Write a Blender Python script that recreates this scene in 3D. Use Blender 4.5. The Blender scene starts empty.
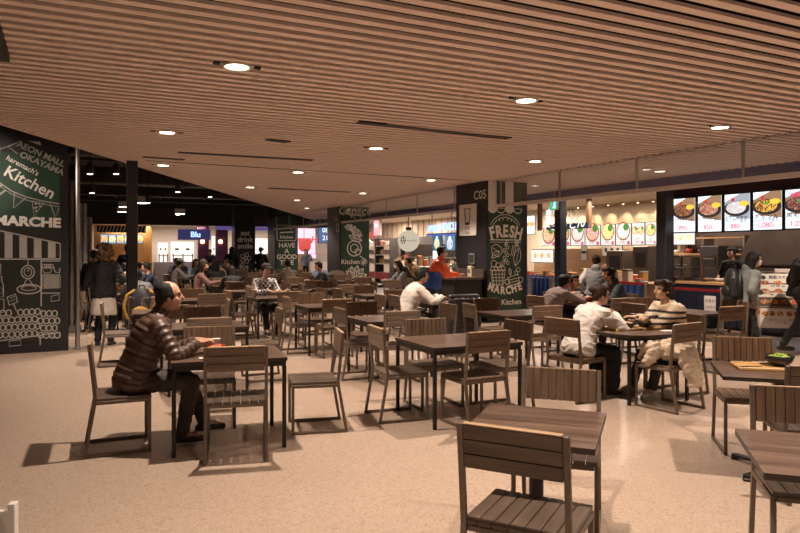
import bpy, bmesh, math, random
from mathutils import Vector, Matrix
R = math.radians
rnd = random.Random(7)
SC = bpy.context.scene
COL = SC.collection
UA = 26.36                                   # the hall's grid is turned by this much against the view
UD = Vector((math.cos(R(UA)), math.sin(R(UA)), 0)); VD = Vector((-UD.y, UD.x, 0))
FL, HY, CH = 670.0, 251.0, 1.53              # focal length in pixels, horizon row, eye height
def UV(u, v, z=0.0): return UD * u + VD * v + Vector((0, 0, z))
def GX(px, Y): return (px - 400) / FL * Y    # sideways position of a picture column at depth Y
def ZH(py, Y): return CH - (py - HY) / FL * Y

# ------------------------------------------------------------------ materials
MATS = {}
def nt(name):
    m = bpy.data.materials.new(name); m.use_nodes = True
    n = m.node_tree.nodes; b = n['Principled BSDF']
    return m, m.node_tree, b
def mat(name, c, rough=.5, metal=0.0, spec=.5, noise=0.0, nscale=20.0, emit=0.0, ecol=None, bump=0.0, vary=0.0, coat=0.0, alpha=1.0, trans=0.0, sheen=0.0):
    if name in MATS: return MATS[name]
    m, t, b = nt(name)
    b.inputs['Base Color'].default_value = (*c, 1); b.inputs['Roughness'].default_value = rough
    b.inputs['Metallic'].default_value = metal; b.inputs['Specular IOR Level'].default_value = spec
    b.inputs['Coat Weight'].default_value = coat
    if trans: b.inputs['Transmission Weight'].default_value = trans
    if alpha < 1: b.inputs['Alpha'].default_value = alpha
    if sheen: b.inputs['Sheen Weight'].default_value = sheen
    col = None
    if noise or bump:
        tc = t.nodes.new('ShaderNodeTexCoord'); nz = t.nodes.new('ShaderNodeTexNoise')
        nz.inputs['Scale'].default_value = nscale; nz.inputs['Detail'].default_value = 4
        t.links.new(tc.outputs['Object'], nz.inputs['Vector'])
        if noise:
            rp = t.nodes.new('ShaderNodeValToRGB')
            rp.color_ramp.elements[0].position = .3; rp.color_ramp.elements[1].position = .7
            rp.color_ramp.elements[0].color = (*[max(0, x * (1 - noise)) for x in c], 1)
            rp.color_ramp.elements[1].color = (*[min(1, x * (1 + noise)) for x in c], 1)
            t.links.new(nz.outputs['Fac'], rp.inputs['Fac']); col = rp.outputs['Color']
        if bump:
            bp = t.nodes.new('ShaderNodeBump'); bp.inputs['Strength'].default_value = bump; bp.inputs['Distance'].default_value = .01
            t.links.new(nz.outputs['Fac'], bp.inputs['Height']); t.links.new(bp.outputs['Normal'], b.inputs['Normal'])
    if vary:
        oi = t.nodes.new('ShaderNodeObjectInfo'); hs = t.nodes.new('ShaderNodeHueSaturation')
        mr = t.nodes.new('ShaderNodeMapRange'); mr.inputs['To Min'].default_value = 1 - vary; mr.inputs['To Max'].default_value = 1 + vary
        t.links.new(oi.outputs['Random'], mr.inputs['Value']); t.links.new(mr.outputs[0], hs.inputs['Value'])
        if col: t.links.new(col, hs.inputs['Color'])
        else: hs.inputs['Color'].default_value = (*c, 1)
        col = hs.outputs['Color']
    if col: t.links.new(col, b.inputs['Base Color'])
    if emit:
        b.inputs['Emission Strength'].default_value = emit
        b.inputs['Emission Color'].default_value = (*(ecol or c), 1)
        if col and not ecol: t.links.new(col, b.inputs['Emission Color'])
    MATS[name] = m
    return m
def wood(name, c1, c2, rough=.45, axis='X', scale=6.0, plank=0.0, paxis='Y', vary=.12, spec=.5, coat=0.0):
    """Grain stretched along one object axis; plank > 0 gives boards of that width a tone of their own."""
    if name in MATS: return MATS[name]
    m, t, b = nt(name); N = t.nodes.new; L = t.links.new
    tc = N('ShaderNodeTexCoord'); mp = N('ShaderNodeMapping')
    sc = {'X': (1, 14, 14), 'Y': (14, 1, 14), 'Z': (14, 14, 1)}[axis]
    mp.inputs['Scale'].default_value = [s * scale * .35 for s in sc]
    oi = N('ShaderNodeObjectInfo'); ad = N('ShaderNodeVectorMath'); ad.operation = 'ADD'
    L(tc.outputs['Object'], mp.inputs['Vector']); L(mp.outputs[0], ad.inputs[0]); 
    ml = N('ShaderNodeMath'); ml.operation = 'MULTIPLY'; ml.inputs[1].default_value = 37.0
    L(oi.outputs['Random'], ml.inputs[0]); L(ml.outputs[0], ad.inputs[1])
    nz = N('ShaderNodeTexNoise'); nz.inputs['Scale'].default_value = 1.6; nz.inputs['Detail'].default_value = 6; nz.inputs['Roughness'].default_value = .65
    L(ad.outputs[0], nz.inputs['Vector'])
    rp = N('ShaderNodeValToRGB'); rp.color_ramp.elements[0].position = .33; rp.color_ramp.elements[1].position = .68
    rp.color_ramp.elements[0].color = (*c1, 1); rp.color_ramp.elements[1].color = (*c2, 1)
    L(nz.outputs['Fac'], rp.inputs['Fac'])
    hs = N('ShaderNodeHueSaturation'); L(rp.outputs['Color'], hs.inputs['Color'])
    mr = N('ShaderNodeMapRange'); mr.inputs['To Min'].default_value = 1 - vary; mr.inputs['To Max'].default_value = 1 + vary
    if plank:
        sx = N('ShaderNodeSeparateXYZ'); L(tc.outputs['Object'], sx.inputs[0])
        dv = N('ShaderNodeMath'); dv.operation = 'DIVIDE'; dv.inputs[1].default_value = plank; L(sx.outputs[paxis], dv.inputs[0])
        fl = N('ShaderNodeMath'); fl.operation = 'FLOOR'; L(dv.outputs[0], fl.inputs[0])
        a2 = N('ShaderNodeMath'); a2.operation = 'ADD'; L(fl.outputs[0], a2.inputs[0]); L(ml.outputs[0], a2.inputs[1])
        wn = N('ShaderNodeTexWhiteNoise'); wn.noise_dimensions = '1D'; L(a2.outputs[0], wn.inputs['W'])
        L(wn.outputs['Value'], mr.inputs['Value'])
    else: L(oi.outputs['Random'], mr.inputs['Value'])
    L(mr.outputs[0], hs.inputs['Value']); L(hs.outputs['Color'], b.inputs['Base Color'])
    b.inputs['Roughness'].default_value = rough; b.inputs['Specular IOR Level'].default_value = spec; b.inputs['Coat Weight'].default_value = coat
    bp = N('ShaderNodeBump'); bp.inputs['Strength'].default_value = .15; bp.inputs['Distance'].default_value = .004
    L(nz.outputs['Fac'], bp.inputs['Height']); L(bp.outputs['Normal'], b.inputs['Normal'])
    MATS[name] = m
    return m
def food(name, cols, scale=30, emit=1.0):
    """A printed or lit picture of food: blotches of a few colours."""
    if name in MATS: return MATS[name]
    m, t, b = nt(name); N = t.nodes.new; L = t.links.new
    tc = N('ShaderNodeTexCoord'); vo = N('ShaderNodeTexVoronoi'); vo.inputs['Scale'].default_value = scale
    L(tc.outputs['Object'], vo.inputs['Vector'])
    rp = N('ShaderNodeValToRGB'); rp.color_ramp.interpolation = 'CONSTANT'
    while len(rp.color_ramp.elements) < len(cols): rp.color_ramp.elements.new(.5)
    for i, c in enumerate(cols):
        rp.color_ramp.elements[i].position = i / len(cols); rp.color_ramp.elements[i].color = (*c, 1)
    sp = N('ShaderNodeSeparateColor'); L(vo.outputs['Color'], sp.inputs[0]); L(sp.outputs[0], rp.inputs['Fac'])
    L(rp.outputs['Color'], b.inputs['Base Color'])
    if emit:
        L(rp.outputs['Color'], b.inputs['Emission Color']); b.inputs['Emission Strength'].default_value = emit
    b.inputs['Roughness'].default_value = .4
    MATS[name] = m
    return m
def glow(name, c, s):
    return mat(name, (.02, .02, .02), .4, emit=s, ecol=c)

# ------------------------------------------------------------------ mesh building
class MB:
    def __init__(s): s.v, s.f, s.m, s.cm = [], [], [], 0
    def mi(s, i): s.cm = i; return s
    def add(s, vs, fs, M=None):
        b = len(s.v)
        s.v.extend([tuple(M @ Vector(p)) if M else tuple(p) for p in vs])
        s.f.extend([tuple(b + i for i in f) for f in fs]); s.m.extend([s.cm] * len(fs))
        return s
    def box(s, x, y, z, sx, sy, sz, bev=0.0, M=None):
        hx, hy, hz = sx / 2, sy / 2, sz / 2
        T = Matrix.Translation((x, y, z)); T = M @ T if M else T
        if not bev:
            vs = [(a * hx, b * hy, c * hz) for a in (-1, 1) for b in (-1, 1) for c in (-1, 1)]
            fs = [(0, 1, 3, 2), (4, 6, 7, 5), (0, 4, 5, 1), (2, 3, 7, 6), (0, 2, 6, 4), (1, 5, 7, 3)]
            return s.add(vs, fs, T)
        e = min(bev, hx * .9, hy * .9, hz * .9); vs, ix = [], {}
        for a in (-1, 1):
            for b in (-1, 1):
                for c in (-1, 1):
                    for k in range(3):
                        ix[a, b, c, k] = len(vs)
                        vs.append((a * (hx - (e if k != 0 else 0)), b * (hy - (e if k != 1 else 0)), c * (hz - (e if k != 2 else 0))))
        fs = []
        def quad(q, n):
            p = [Vector(vs[i]) for i in q]
            if (p[1] - p[0]).cross(p[2] - p[0]).dot(n) < 0: q = q[::-1]
            fs.append(tuple(q))
        S = (-1, 1)
        for a in S:
            quad([ix[a, -1, -1, 0], ix[a, 1, -1, 0], ix[a, 1, 1, 0], ix[a, -1, 1, 0]], Vector((a, 0, 0)))
            quad([ix[-1, a, -1, 1], ix[1, a, -1, 1], ix[1, a, 1, 1], ix[-1, a, 1, 1]], Vector((0, a, 0)))
            quad([ix[-1, -1, a, 2], ix[1, -1, a, 2], ix[1, 1, a, 2], ix[-1, 1, a, 2]], Vector((0, 0, a)))
            for b in S:
                quad([ix[a, b, -1, 0], ix[a, b, 1, 0], ix[a, b, 1, 1], ix[a, b, -1, 1]], Vector((a, b, 0)))
                quad([ix[a, -1, b, 0], ix[a, 1, b, 0], ix[a, 1, b, 2], ix[a, -1, b, 2]], Vector((a, 0, b)))
                quad([ix[-1, a, b, 1], ix[1, a, b, 1], ix[1, a, b, 2], ix[-1, a, b, 2]], Vector((0, a, b)))
                for c in S: quad([ix[a, b, c, 0], ix[a, b, c, 1], ix[a, b, c, 2]], Vector((a, b, c)))
        return s.add(vs, fs, T)
    def bar(s, p0, p1, w, h, bev=0.0, up=(0, 0, 1)):
        p0, p1 = Vector(p0), Vector(p1); d = p1 - p0; y = d.normalized(); u = Vector(up)
        if abs(y.dot(u)) > .98: u = Vector((0, 1, 0))
        x = y.cross(u).normalized(); z = x.cross(y)
        M = Matrix((x, y, z)).transposed().to_4x4(); M.translation = (p0 + p1) / 2
        return s.box(0, 0, 0, w, d.length, h, bev, M)
    def tube(s, pts, r, n=8, closed=False, M=None, cap=True):
        pts = [Vector(p) for p in pts]; k = len(pts); rs = r if isinstance(r, (list, tuple)) else [r] * k
        vs, fs = [], []; nx = None
        for i, p in enumerate(pts):
            a = pts[(i - 1) % k] if closed or i else pts[0]; b = pts[(i + 1) % k] if closed or i < k - 1 else pts[-1]
            d = (b - a).normalized()
            if nx is None:
                nx = d.orthogonal().normalized()
            nx = (nx - d * nx.dot(d)).normalized(); ny = d.cross(nx)
            for j in range(n):
                t = 2 * math.pi * j / n
                vs.append(p + (nx * math.cos(t) + ny * math.sin(t)) * rs[i])
        for i in range(k if closed else k - 1):
            for j in range(n):
                a, b = i * n + j, i * n + (j + 1) % n; c, d = ((i + 1) % k) * n + (j + 1) % n, ((i + 1) % k) * n + j
                fs.append((a, b, c, d))
        if not closed and cap: fs += [tuple(range(n - 1, -1, -1)), tuple(range((k - 1) * n, k * n))]
        return s.add(vs, fs, M)
    def lathe(s, prof, n=20, M=None, sx=1.0, sy=1.0, caps=True):
        vs, fs = [], []
        for r, z in prof:
            for j in range(n):
                t = 2 * math.pi * j / n; vs.append((r * math.cos(t) * sx, r * math.sin(t) * sy, z))
        for i in range(len(prof) - 1):
            for j in range(n):
                a, b = i * n + j, i * n + (j + 1) % n; fs.append((a, b, b + n, a + n))
        if caps: fs += [tuple(range(n - 1, -1, -1)), tuple(range((len(prof) - 1) * n, len(prof) * n))]
        return s.add(vs, fs, M)
    def ball(s, c, r, M=None, n=12, rings=8):
        r = r if isinstance(r, (tuple, list)) else (r, r, r)
        vs = [(0, 0, r[2])]; fs = []
        for i in range(1, rings):
            p = math.pi * i / rings
            for j in range(n):
                t = 2 * math.pi * j / n; vs.append((math.sin(p) * math.cos(t) * r[0], math.sin(p) * math.sin(t) * r[1], math.cos(p) * r[2]))
        vs.append((0, 0, -r[2])); e = len(vs) - 1
        for j in range(n):
            fs.append((0, 1 + j, 1 + (j + 1) % n)); b = 1 + (rings - 2) * n
            fs.append((e, b + (j + 1) % n, b + j))
        for i in range(rings - 2):
            for j in range(n):
                a, b = 1 + i * n + j, 1 + i * n + (j + 1) % n; fs.append((a, a + n, b + n, b))
        T = Matrix.Translation(c)
        if M: T = T @ M
        return s.add(vs, fs, T)
    def cap(s, p0, r0, p1, r1, n=12):
        p0, p1 = Vector(p0), Vector(p1); s.ball(p0, r0, n=n); s.ball(p1, r1, n=n)
        return s.tube([p0, p1], [r0, r1], n)
    def loft(s, secs, n=20):
        """secs: (centre, right axis, forward axis, rx, ry)"""
        vs, fs = [], []
        for c, x, y, rx, ry in secs:
            for j in range(n):
                t = 2 * math.pi * j / n; vs.append(Vector(c) + x * (math.cos(t) * rx) + y * (math.sin(t) * ry))
        k = len(secs)
        for i in range(k - 1):
            for j in range(n):
                a, b = i * n + j, i * n + (j + 1) % n; fs.append((a, b, b + n, a + n))
        fs += [tuple(range(n - 1, -1, -1)), tuple(range((k - 1) * n, k * n))]
        return s.add(vs, fs)
    def prism(s, pts, y0, y1, M=None):
        """a polygon in x-z, extruded along y"""
        n = len(pts); vs = [(x, y0, z) for x, z in pts] + [(x, y1, z) for x, z in pts]
        fs = [tuple(range(n)), tuple(range(2 * n - 1, n - 1, -1))] + [(i, i + n, (i + 1) % n + n, (i + 1) % n) for i in range(n)]
        return s.add(vs, fs, M)
    def flat(s, pts, y=0.0):
        n = len(pts); return s.add([(x, y, z) for x, z in pts], [tuple(range(n))])
    def stroke(s, pts, w, y=0.0, closed=False):
        """a drawn line in the x-z plane"""
        P = [Vector((x, z)) for x, z in pts]; k = len(P); vs, fs = [], []
        for i in range(k):
            a = P[i - 1] if (closed or i) else P[0]; b = P[(i + 1) % k] if (closed or i < k - 1) else P[-1]
            d = b - a
            d = d.normalized() if d.length > 1e-9 else Vector((1, 0)); q = Vector((-d.y, d.x)) * (w / 2)
            for e in (P[i] + q, P[i] - q): vs.append((e.x, y, e.y))
        for i in range(k if closed else k - 1):
            j = (i + 1) % k; fs.append((2 * i, 2 * i + 1, 2 * j + 1, 2 * j))
        return s.add(vs, fs)
    def disc(s, x, z, r, y=0.0, n=20, rz=None, a0=0, a1=360):
        rz = rz or r
        pts = [(x + r * math.cos(R(a0 + (a1 - a0) * i / n)), z + rz * math.sin(R(a0 + (a1 - a0) * i / n))) for i in range(n + (a1 - a0 < 360))]
        return s.flat(pts, y)
    def ring(s, x, z, r, w, y=0.0, n=20, rz=None):
        rz = rz or r
        return s.stroke([(x + r * math.cos(2 * math.pi * i / n), z + rz * math.sin(2 * math.pi * i / n)) for i in range(n)], w, y, True)
    def mesh(s, name):
        me = bpy.data.meshes.new(name); me.from_pydata(s.v, [], s.f)
        for p, i in zip(me.polygons, s.m): p.material_index = i
        return me
    def build(s, name, mats, parent=None, loc=None, rot=None, smooth=False, fix=True):
        me = s.mesh(name)
        if fix:
            b = bmesh.new(); b.from_mesh(me); bmesh.ops.recalc_face_normals(b, faces=b.faces); b.to_mesh(me); b.free()
        if smooth:
            for p in me.polygons: p.use_smooth = True
        return obj(name, me, mats, parent, loc, rot)
def obj(name, me, mats, parent=None, loc=None, rot=None):
    for m in (mats if isinstance(mats, (list, tuple)) else [mats]): me.materials.append(m)
    o = bpy.data.objects.new(name, me); COL.objects.link(o)
    if parent: o.parent = parent
    if loc is not None: o.location = loc
    if rot is not None: o.rotation_euler = rot if isinstance(rot, (tuple, list, Vector)) else (0, 0, rot)
    return o
def tag(o, label=None, cat=None, group=None, kind=None):
    for k, v in (('label', label), ('category', cat), ('group', group), ('kind', kind)):
        if v: o[k] = v
    return o
def thing(name, label, cat, loc=(0, 0, 0), rz=0.0, group=None):
    o = bpy.data.objects.new(name, None); COL.objects.link(o); o.location = loc; o.rotation_euler = (0, 0, rz)
    o.empty_display_size = .1
    return tag(o, label, cat, group)
def struct(name, mb, m, loc=None, rot=None, parent=None):
    o = mb.build(name, m, parent, loc, rot)
    if not parent: o['kind'] = 'structure'
    return o
KIDS = {}
def dup(root, loc, rz, label, group=None):
    r = root.copy(); COL.objects.link(r); r.location = loc; r.rotation_euler = (0, 0, rz); r['label'] = label
    if group: r['group'] = group
    if root.name not in KIDS: KIDS[root.name] = [(c, list(c.children)) for c in root.children]
    for ch, gs in KIDS[root.name]:
        c = ch.copy(); COL.objects.link(c); c.parent = r
        for g in gs:
            d = g.copy(); COL.objects.link(d); d.parent = c
    return r
def text(body, size, m, parent, x=0, z=0, y=-.004, tilt=0.0, name='lettering', bold=0.0, depth=.001, sx=1.0, center=True, shear=0.0):
    """lettering standing in the parent's x-z plane, read from -y"""
    cu = bpy.data.curves.new(name, 'FONT'); cu.body = body; cu.size = size; cu.extrude = depth; cu.offset = bold * size; cu.shear = shear
    cu.align_x = 'CENTER' if center else 'LEFT'; cu.align_y = 'CENTER'; cu.resolution_u = 3
    t = bpy.data.objects.new(name + '_source', cu); COL.objects.link(t)
    dg = bpy.context.evaluated_depsgraph_get(); me = bpy.data.meshes.new_from_object(t.evaluated_get(dg))
    bpy.data.objects.remove(t); bpy.data.curves.remove(cu)
    me.transform(Matrix.Translation((x, y, z)) @ Matrix.Rotation(R(tilt), 4, 'Y') @ Matrix.Rotation(R(90), 4, 'X') @ Matrix.Diagonal((sx, 1, 1, 1)))
    me.materials.clear()
    return obj(name, me, m, parent)
# ------------------------------------------------------------------ palette
def terrazzo():
    m, t, b = nt('terrazzo'); N = t.nodes.new; L = t.links.new
    tc = N('ShaderNodeTexCoord'); v = N('ShaderNodeTexVoronoi'); v.inputs['Scale'].default_value = 95
    L(tc.outputs['Object'], v.inputs['Vector'])
    sp = N('ShaderNodeSeparateColor'); L(v.outputs['Color'], sp.inputs[0])
    rp = N('ShaderNodeValToRGB'); rp.color_ramp.interpolation = 'CONSTANT'
    cs = [(0, (.50, .375, .285)), (.35, (.54, .41, .315)), (.62, (.39, .28, .20)), (.78, (.58, .46, .365)), (.9, (.26, .175, .12))]
    while len(rp.color_ramp.elements) < len(cs): rp.color_ramp.elements.new(.5)
    for e, (p, c) in zip(rp.color_ramp.elements, cs): e.position = p; e.color = (*c, 1)
    L(sp.outputs[0], rp.inputs['Fac'])
    n = N('ShaderNodeTexNoise'); n.inputs['Scale'].default_value = .7; n.inputs['Detail'].default_value = 3
    L(tc.outputs['Object'], n.inputs['Vector'])
    mx = N('ShaderNodeMix'); mx.data_type = 'RGBA'; mx.blend_type = 'MULTIPLY'; mx.inputs['Factor'].default_value = .35
    L(rp.outputs['Color'], mx.inputs['A']); L(n.outputs['Color'], mx.inputs['B'])
    b2 = N('ShaderNodeMix'); b2.data_type = 'RGBA'; b2.inputs['Factor'].default_value = .58
    L(rp.outputs['Color'], b2.inputs['A']); b2.inputs['B'].default_value = (.49, .37, .28, 1)
    L(b2.outputs['Result'], b.inputs['Base Color'])
    r2 = N('ShaderNodeMapRange'); r2.inputs['To Min'].default_value = .16; r2.inputs['To Max'].default_value = .34
    L(n.outputs['Fac'], r2.inputs['Value']); L(r2.outputs[0], b.inputs['Roughness'])
    b.inputs['Specular IOR Level'].default_value = .45
    return m
M_FLOOR = terrazzo()
M_AISLE = mat('aisle_floor', (.10, .09, .10), .35, noise=.25, nscale=3)
M_SLAT = wood('slat_finish', (.77, .60, .50), (.87, .70, .60), .5, 'X', 1.0, vary=.02)
M_BLACK = mat('black_paint', (.012, .011, .011), .6)
M_DARK = mat('dark_duct', (.03, .026, .024), .55, noise=.3, nscale=2)
M_COLUMN = mat('dark_column', (.018, .017, .02), .45)
M_NAVYC = mat('navy_column', (.012, .018, .032), .35)
M_CHALK = mat('chalkboard_green', (.018, .062, .034), .6, noise=.35, nscale=1.5)
M_CHALKB = mat('chalkboard_black', (.013, .015, .013), .6, noise=.3, nscale=1.5)
M_WHITE = mat('chalk_white', (.86, .82, .76), .7)
M_GREYW = mat('chalk_grey', (.44, .41, .37), .75)
M_STEEL = mat('brushed_steel', (.55, .53, .5), .3, metal=1.0)
M_FIN = mat('grey_fin', (.30, .27, .25), .4, metal=.5, noise=.15, nscale=6)
M_NAVY = mat('navy_bulkhead', (.09, .10, .23), .5)
M_RAIL = mat('pale_rail', (.60, .52, .46), .4)
M_CREAM = mat('cream_wall', (.66, .56, .43), .7, noise=.06, nscale=2)
M_SOFF = mat('stall_ceiling', (.62, .54, .44), .7)
M_WALN = wood('walnut_board', (.055, .026, .014), (.12, .06, .03), .5, 'Z', 2.0)
M_OAK = wood('oak_board', (.36, .19, .08), (.52, .30, .14), .45, 'X', 2.0)
M_TAUPE = wood('taupe_wood', (.092, .058, .038), (.198, .133, .088), .40, 'X', 3.0, vary=.2)
M_TAUPEV = wood('taupe_wood_upright', (.080, .046, .028), (.172, .103, .062), .40, 'Z', 3.0, vary=.2)
M_SEAT = wood('seat_wood', (.072, .049, .035), (.15, .106, .077), .32, 'Y', 3.0, vary=.2)
M_BROWN = wood('brown_wood', (.078, .041, .022), (.17, .094, .052), .40, 'X', 3.0, vary=.2)
M_BROWNV = wood('brown_wood_upright', (.072, .038, .020), (.155, .083, .044), .42, 'Z', 3.0, vary=.2)
M_EDGE = wood('pale_ply_edge', (.34, .22, .12), (.46, .31, .18), .45, 'X', 3.0)
M_TOP = wood('table_top_wood', (.070, .042, .029), (.185, .118, .085), .30, 'X', 2.2, plank=.10, paxis='Y', vary=.22, spec=.5)
M_TEDGE = mat('table_edge', (.030, .020, .014), .4)
M_FRAME = mat('chair_frame_metal', (.165, .124, .092), .40, metal=.3, noise=.12, nscale=9, vary=.1)
M_TLEG = mat('table_leg_metal', (.022, .018, .016), .4, metal=.4)
M_GLASS = mat('clear_glass', (.95, .97, .96), .03, trans=1.0)

# ------------------------------------------------------------------ floor, ceiling
fl = MB()
P = [UV(-9, -4), UV(9.9, -4), UV(9.9, 33), UV(-9, 33)]
fl.add([tuple(p) for p in P], [(0, 1, 2, 3)])
fl.add([tuple(p + Vector((0, 0, -.15))) for p in P], [(3, 2, 1, 0)])
for i in range(4):
    a, b = P[i], P[(i + 1) % 4]; z = Vector((0, 0, -.15)); fl.add([a, b, b + z, a + z], [(0, 1, 2, 3)])
struct('floor', fl, M_FLOOR)
fa = MB(); P = [UV(9.9, -4), UV(15.3, -4), UV(15.3, 33), UV(9.9, 33)]
fa.add([tuple(p) for p in P] + [tuple(p + Vector((0, 0, -.15))) for p in P], [(0, 1, 2, 3), (7, 6, 5, 4), (0, 4, 5, 1), (1, 5, 6, 2), (2, 6, 7, 3), (3, 7, 4, 0)])
struct('floor_aisle', fa, M_AISLE)

CZ = 3.03
def left_u(v): return (-4.852 + .4637 * v) / .8862          # where the slatted field stops on the left
cl = MB(); pitch = .1575; v = .9
while v < 30:
    u0 = max(left_u(v), -9)
    for a, b in ((u0, 8.20), (8.28, 10.95)):
        a = max(a, u0 + .0)
        if b - a < .1: continue
        p0, p1 = UV(a, v, CZ + .012), UV(b, v, CZ + .012)
        cl.bar(p0, p1, .076, .024)
    v += pitch
cl.mi(1)
a, b = left_u(.5), left_u(31.5)
q = [UV(a, .5), UV(11, .5), UV(11, 31.5), UV(b, 31.5)]; M_VOID = mat('plenum_black', (.003, .003, .003), .9, spec=.1)
cl.add([p + Vector((0, 0, CZ + .3)) for p in q], [(0, 1, 2, 3)]); cl.add([p + Vector((0, 0, CZ + .36)) for p in q], [(3, 2, 1, 0)])
for i in range(40):
    vv = 1.2 + i * .0
cl.bar(UV(8.24, .6, CZ + .05), UV(8.24, 30, CZ + .05), .08, .05)
ceil_o = struct('ceiling', cl, [M_SLAT, M_VOID])
# edge board of the slatted field and the dark riser above it
eb = MB(); pa, pb = UV(left_u(.5), .5), UV(left_u(31.5), 31.5)
eb.bar(pa + Vector((-.03, 0, CZ + .04)), pb + Vector((-.03, 0, CZ + .04)), .035, .10)
eb.mi(1).bar(pa + Vector((-.06, 0, CZ + .75)), pb + Vector((-.06, 0, CZ + .75)), .05, 1.32)
struct('trim_1', eb, [M_SLAT, M_BLACK])
# fluted drop panel at the top left corner of the view
dp = MB()
for i in range(9): dp.bar(UV(-.52 - .14 * i, 2.2, CZ - .07), UV(-.52 - .14 * i, 5.9, CZ - .07), .09, .08)
dp.mi(1).box(0, 0, 0, 1.4, 3.75, .07, M=Matrix.Translation(UV(-1.1, 4.05, CZ - .02)) @ Matrix.Rotation(R(UA), 4, 'Z'))
struct('trim_2', dp, [M_DARK, M_BLACK])
# open black ceiling over the left part of the hall
oc = MB()
q = [UV(left_u(.5) + .0, .5), UV(left_u(33) + 1.4, 33.2), UV(-10, 33.2), UV(-10, .5)]
oc.add([p + Vector((0, 0, 4.5)) for p in q] + [p + Vector((0, 0, 4.6)) for p in q], [(0, 1, 2, 3), (7, 6, 5, 4), (0, 4, 5, 1), (1, 5, 6, 2), (2, 6, 7, 3), (3, 7, 4, 0)])
struct('ceiling_open', oc, M_BLACK)
for i, (v, z, w, h) in enumerate([(13.2, 3.95, .30, .4), (15.5, 3.7, .55, .35), (18, 3.95, .3, .4), (20.4, 3.6, .7, .4), (23, 3.95, .3, .4), (25.5, 3.65, .5, .35), (27.6, 4.2, .3, .4), (32.4, 3.95, .4, .4)]):
    d = MB(); e = left_u(v) - .35
    if i % 2 == 0:                                           # rolled steel beam: two flanges and a web
        for zz in (z - h / 2, z + h / 2): d.bar(UV(-9.5, v, zz), UV(e, v, zz), w, .04)
        d.bar(UV(-9.5, v, z), UV(e, v, z), .04, h)
        struct('beam_%d' % (i + 1), d, M_DARK)
    else:
        d.bar(UV(-9.5, v, z), UV(e, v, z), w, h, .03)
        k = -9
        while k < e - .1: d.bar(UV(k, v, z), UV(k + .06, v, z), w + .06, h + .06); k += 1.5
        o = d.build('air_duct', M_DARK); tag(o, ['', 'dark air duct nearest the tall chalk panel', '', 'broad dark air duct crossing the middle of the open ceiling', '', 'dark air duct farther back under the open ceiling', '', 'dark air duct before the far shop fronts'][i], 'duct')
# walls of the hall
lw = MB(); lw.bar(UV(-9.6, .5, 2.25), UV(-9.6, 33.5, 2.25), .2, 4.5)
struct('wall_left', lw, M_BLACK)
bw = MB(); bw.bar(UV(-9.5, 37.2, 2.25), UV(15.4, 37.2, 2.25), .2, 4.5)
struct('wall_back', bw, M_BLACK)
rw = MB(); rw.bar(UV(15.4, -3, 1.6), UV(15.4, 37, 1.6), .2, 3.2)
struct('wall_right', rw, M_CREAM)
# stall zone: navy bulkhead, stall ceiling
nb = MB(); nb.bar(UV(11.05, -3, 2.925), UV(11.05, 33, 2.925), .16, .29)
struct('beam_navy', nb, M_NAVY)
sc_ = MB(); sc_.bar(UV(13.25, -3, 2.98), UV(13.25, 37, 2.98), 4.2, .06)
struct('ceiling_stalls', sc_, M_SOFF)
# glass smoke barrier with its pale bottom rail and hangers
gb = thing('smoke_barrier', 'long glass smoke barrier with a pale bottom rail hung along the ceiling edge', 'smoke barrier', UV(8.24, 2.0, 2.46), R(UA))
r_ = MB(); r_.box(0, 13.5, .035, .05, 27.6, .07, .006); r_.build('bottom_rail', M_RAIL, gb)
for i in range(15):
    h_ = MB(); h_.box(0, .3 + i * 1.9, .32, .022, .03, .50); h_.build('hanger', M_STEEL, gb)
for i in range(14):
    g_ = MB(); g_.box(0, .3 + i * 1.9 + .95, .32, .008, 1.84, .49); g_.build('glass_pane', M_GLASS, gb)

# ------------------------------------------------------------------ downlights
M_LAMP = glow('lamp_glow', (1.0, .86, .68), 16.0)
M_RING = mat('lamp_ring', (.5, .42, .36), .4)
WARM = (1.0, .825, .69)
def spot(loc, watts, angle=108, blend=.75, size=.04, col=WARM, aim=None):
    l = bpy.data.lights.new('spot_lamp', 'SPOT'); l.energy = watts; l.spot_size = R(angle); l.spot_blend = blend
    l.shadow_soft_size = size; l.color = col
    o = bpy.data.objects.new('spot_lamp', l); COL.objects.link(o); o.location = loc
    if aim is not None: o.rotation_euler = (Vector(aim) - Vector(loc)).to_track_quat('-Z', 'Y').to_euler()
    return o
def area(loc, sx, sy, watts, aim, col=WARM, spread=180):
    l = bpy.data.lights.new('area_lamp', 'AREA'); l.shape = 'RECTANGLE'; l.size = sx; l.size_y = sy; l.energy = watts; l.color = col; l.spread = R(spread)
    o = bpy.data.objects.new('area_lamp', l); COL.objects.link(o); o.location = loc
    o.rotation_euler = (Vector(aim) - Vector(loc)).to_track_quat('-Z', 'Y').to_euler()
    return o
DW = 405.0
seen = [(237, 66, 'large bright downlight nearest the camera, above the man at his table'), (526, 100, 'bright downlight in the slats above the middle tables'),
        (720, 127, 'bright downlight before the steak menu screens'), (376, 148, 'downlight between the two long ceiling slots'), (167, 132, 'downlight nearest the open ceiling edge on the left'),
        (535, 161, 'downlight just short of the smoke barrier near the awning pillar'), (298, 172, 'downlight behind the long left ceiling slot'), (660, 171, 'downlight beyond the smoke barrier over the noodle stall'),
        (431, 180, 'downlight left of the black pillar with the glass sign'), (163, 165, 'downlight close behind the short ceiling slot on the left edge'), (250, 187, 'small downlight near the left ceiling edge, third from the front'),
        (363, 193, 'small downlight over the middle row of tables'), (297, 200, 'small far downlight before the chalk pillars'), (307, 208, 'smallest downlight at the far tip of the slatted ceiling')]
spots = []
for px, py, lab in seen:
    Y = FL * (CZ - CH) / (HY - py); spots.append((GX(px, Y), Y, lab))
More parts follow.
